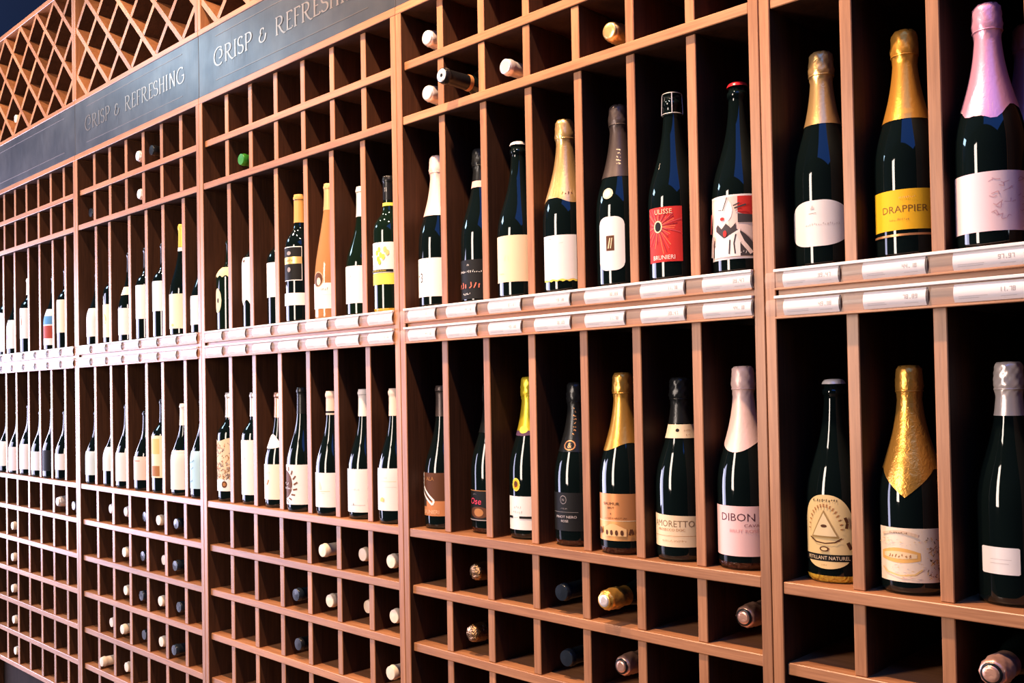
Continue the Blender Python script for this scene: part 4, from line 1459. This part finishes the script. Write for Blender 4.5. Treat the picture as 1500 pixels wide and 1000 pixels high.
# ---------- bottles lying in the pigeonholes, necks to the front
# (bay, cell, shelf row, cap face depth, style): row -1 upper, 0.. lower rows, 'm' middle upper row
LY = [(4, 0, 'm', 0.030, 'white'), (4, 2, 'u', 0.018, 'silver'), (4, 0, 'u', 0.028, 'white'), (4, 1, 'u', -0.038, 'blackband'), (4, 4, 'u', 0.035, 'goldcap'),
      (3, 1, 'u', 0.018, 'green'), (2, 3, 'm', 0.024, 'white'), (2, 4, 'm', 0.010, 'black'), (2, 3, 'u', 0.027, 'white'), (2, 0, 'u', 0.023, 'slate'),
      (4, 1, 0, 0.026, 'darkgold'), (4, 3, 0, 0.014, 'slate'), (4, 1, 1, 0.014, 'darkgold'), (4, 3, 1, 0.024, 'slate'), (4, 4, 0, -0.010, 'golddisc'), (4, 4, 1, 0.032, 'copperdisc'), (4, 6, 0, 0.036, 'rosedisc'),
      (5, 2, 0, -0.012, 'rosedisc'),
      (3, 4, 0, 0.008, 'cream'), (3, 5, 0, 0.034, 'cream'), (3, 6, 0, 0.020, 'cream'), (3, 3, 1, 0.012, 'slate'), (3, 4, 1, 0.026, 'cream'), (3, 5, 1, 0.046, 'cream'), (3, 6, 1, 0.026, 'cream'), (3, 3, 2, 0.016, 'black'), (3, 6, 2, 0.014, 'cream'),
      (2, 1, 0, 0.030, 'white'), (2, 2, 0, 0.027, 'white'), (2, 3, 0, 0.031, 'slate'), (2, 4, 0, 0.018, 'cream'), (2, 5, 0, 0.014, 'slate'),
      (2, 2, 1, 0.019, 'cream'), (2, 3, 1, 0.024, 'slate'), (2, 4, 1, 0.033, 'cream'), (2, 5, 1, 0.009, 'slate'),
      (2, 2, 2, 0.022, 'cream'), (2, 3, 2, 0.018, 'slate'), (2, 4, 2, 0.021, 'cream'), (2, 5, 2, 0.019, 'slate'),
      (2, 1, 3, 0.027, 'cream'), (2, 2, 3, 0.010, 'cream'), (2, 3, 3, 0.025, 'black'), (2, 4, 3, 0.022, 'cream'), (2, 5, 3, 0.003, 'slate'),
      (2, 1, 4, -0.006, 'cream'), (2, 2, 4, 0.022, 'cream'),
      (1, 5, 0, 0.004, 'white'), (1, 6, 0, 0.011, 'slate'), (1, 1, 1, 0.012, 'cream'), (1, 1, 2, 0.011, 'cream'), (1, 1, 3, 0.010, 'cream'), (1, 1, 4, 0.013, 'cream'), (1, 1, 5, 0.018, 'cream')]
STY = {'white': ('champagne', F_SILVER, 'white metal cap'), 'silver': ('bordeaux', F_SILVER, 'silver disc cap'), 'blackband': ('bordeaux', C_BLACK, 'black capsule'),
       'goldcap': ('champagne', F_PALEGOLD, 'pale gold cap'), 'green': ('bordeaux', C_GREEN, 'bright green capsule'), 'black': ('bordeaux', C_BLACK, 'black capsule'),
       'slate': ('bordeaux', C_BLUE, 'slate-dark capsule'), 'darkgold': ('champagne', F_SPECK, 'crinkled dark foil'), 'golddisc': ('champagne', F_GOLD, 'gold foil'),
       'copperdisc': ('champagne', F_COPPER, 'copper disc'), 'rosedisc': ('champagne', F_COPPER, 'rose-copper disc'), 'cream': ('bordeaux', C_CREAM, 'cream capsule')}
HOLES = {'m': 'two holes above', 'u': 'one hole above', 0: 'one hole below', 1: 'two holes below', 2: 'three holes below', 3: 'four holes below', 4: 'five holes below', 5: 'six holes below'}


def disc(bm, r, z, seg=24, mi=0):
    c = bm.verts.new((0, 0, z))
    rr = [bm.verts.new((r * math.sin(2 * math.pi * k / seg), -r * math.cos(2 * math.pi * k / seg), z)) for k in range(seg)]
    for k in range(seg):
        f = bm.faces.new((rr[k], rr[(k + 1) % seg], c))
        f.material_index = mi


def disc_obj(name, parent, rs_, z, mat):
    bm = bmesh.new()
    seg = 28
    rings = [[bm.verts.new((r * math.sin(2 * math.pi * k / seg), -r * math.cos(2 * math.pi * k / seg), z + dz)) for k in range(seg)] for r, dz in rs_]
    for a, b_ in zip(rings, rings[1:]):
        for k in range(seg):
            bm.faces.new((a[k], a[(k + 1) % seg], b_[(k + 1) % seg], b_[k])).smooth = True
    bm.faces.new(rings[-1])
    me = bpy.data.meshes.new(name)
    bm.to_mesh(me)
    bm.free()
    me.materials.append(mat)
    return link(name, me, parent)


_cap = {}
for i, (m, c, row, ycap, sty) in enumerate(LY):
    fam, cm, txt = STY[sty]
    H = 0.318 if fam == 'champagne' else 0.300
    s = Shape(fam, H)
    rb = s.pts[5][1]
    zs = {'m': MIDZ, 'u': UPZ}.get(row, ROWZ[row] if not isinstance(row, str) else 0)
    cx = (m - 5) * P + 0.009 + 0.12029 * (c + 0.5)
    t = thing('lying_bottle', 'lying bottle, %s, %s %s' % (txt, HOLES[row], which('u' if isinstance(row, str) else 'l', m, c)), 'bottle',
              (cx, ycap + H, Z0 + DZ[m] + zs + rb + 0.0004), 'bottles lying in the pigeonholes', (math.radians(90), 0, 0))
    link('glass_body', body_mesh(s, G_BLACK, 28), t)
    if fam == 'champagne':
        key = ('f', cm.name)
        if key not in _cap:
            _cap[key] = sleeve(s, 0.262 if sty != 'white' else 0.270, H, cm, 0.0007, cork_bulge(s), seg=28, rows=24, wrinkle=0.0009, wz=H - 0.044, seed=i)
        link('foil', _cap[key], t)
        if sty in ('golddisc', 'rosedisc', 'copperdisc'):
            d = disc_obj('cork_disc', t, [(0.0135, 0.001), (0.0132, 0.0022), (0.0112, 0.0026)], H, C_BLACK if sty != 'golddisc' else F_GOLD)
            disc_obj('cork_plate', d, [(0.0105, 0.0020), (0.0102, 0.0034), (0.006, 0.0036)], H, F_COPPER if sty != 'golddisc' else F_SILVER)
        elif sty in ('white', 'goldcap'):
            disc_obj('cork_disc', t, [(0.0148, 0.0), (0.0146, 0.0018), (0.0120, 0.0028), (0.006, 0.0033)], H, C_WHITE if sty == 'white' else F_PALEGOLD)
    else:
        key = ('c', cm.name)
        if key not in _cap:
            _cap[key] = sleeve(s, H - 0.062, H + 0.0006, cm, 0.0005, seg=28, rows=16)
        link('capsule', _cap[key], t)
        if sty == 'blackband':
            Label(s).rect(-180, 180, H - 0.072, H - 0.063, TAN).build('neck_band', t)
            disc_obj('cap_disc', t, [(0.0128, 0.0007), (0.0122, 0.0018), (0.0070, 0.0012)], H, F_SILVER)
        if sty == 'silver':
            disc_obj('cap_disc', t, [(0.0145, 0.0006), (0.0143, 0.0016), (0.0105, 0.0022)], H, F_SILVER)

# single bottle in the far lattice bin
s = Shape('bordeaux', 0.26)
t = thing('lying_bottle', 'cream-capped bottle lying in a diamond of the lattice bin', 'bottle', (-3.1757, 0.012 + 0.26, Z0 + 1.0645), 'bottles lying in the pigeonholes', (math.radians(90), 0, 0))
link('glass_body', body_mesh(s, G_BLACK, 28), t)
link('capsule', sleeve(s, 0.20, 0.2606, C_CREAM, 0.0005, seg=28, rows=12), t)
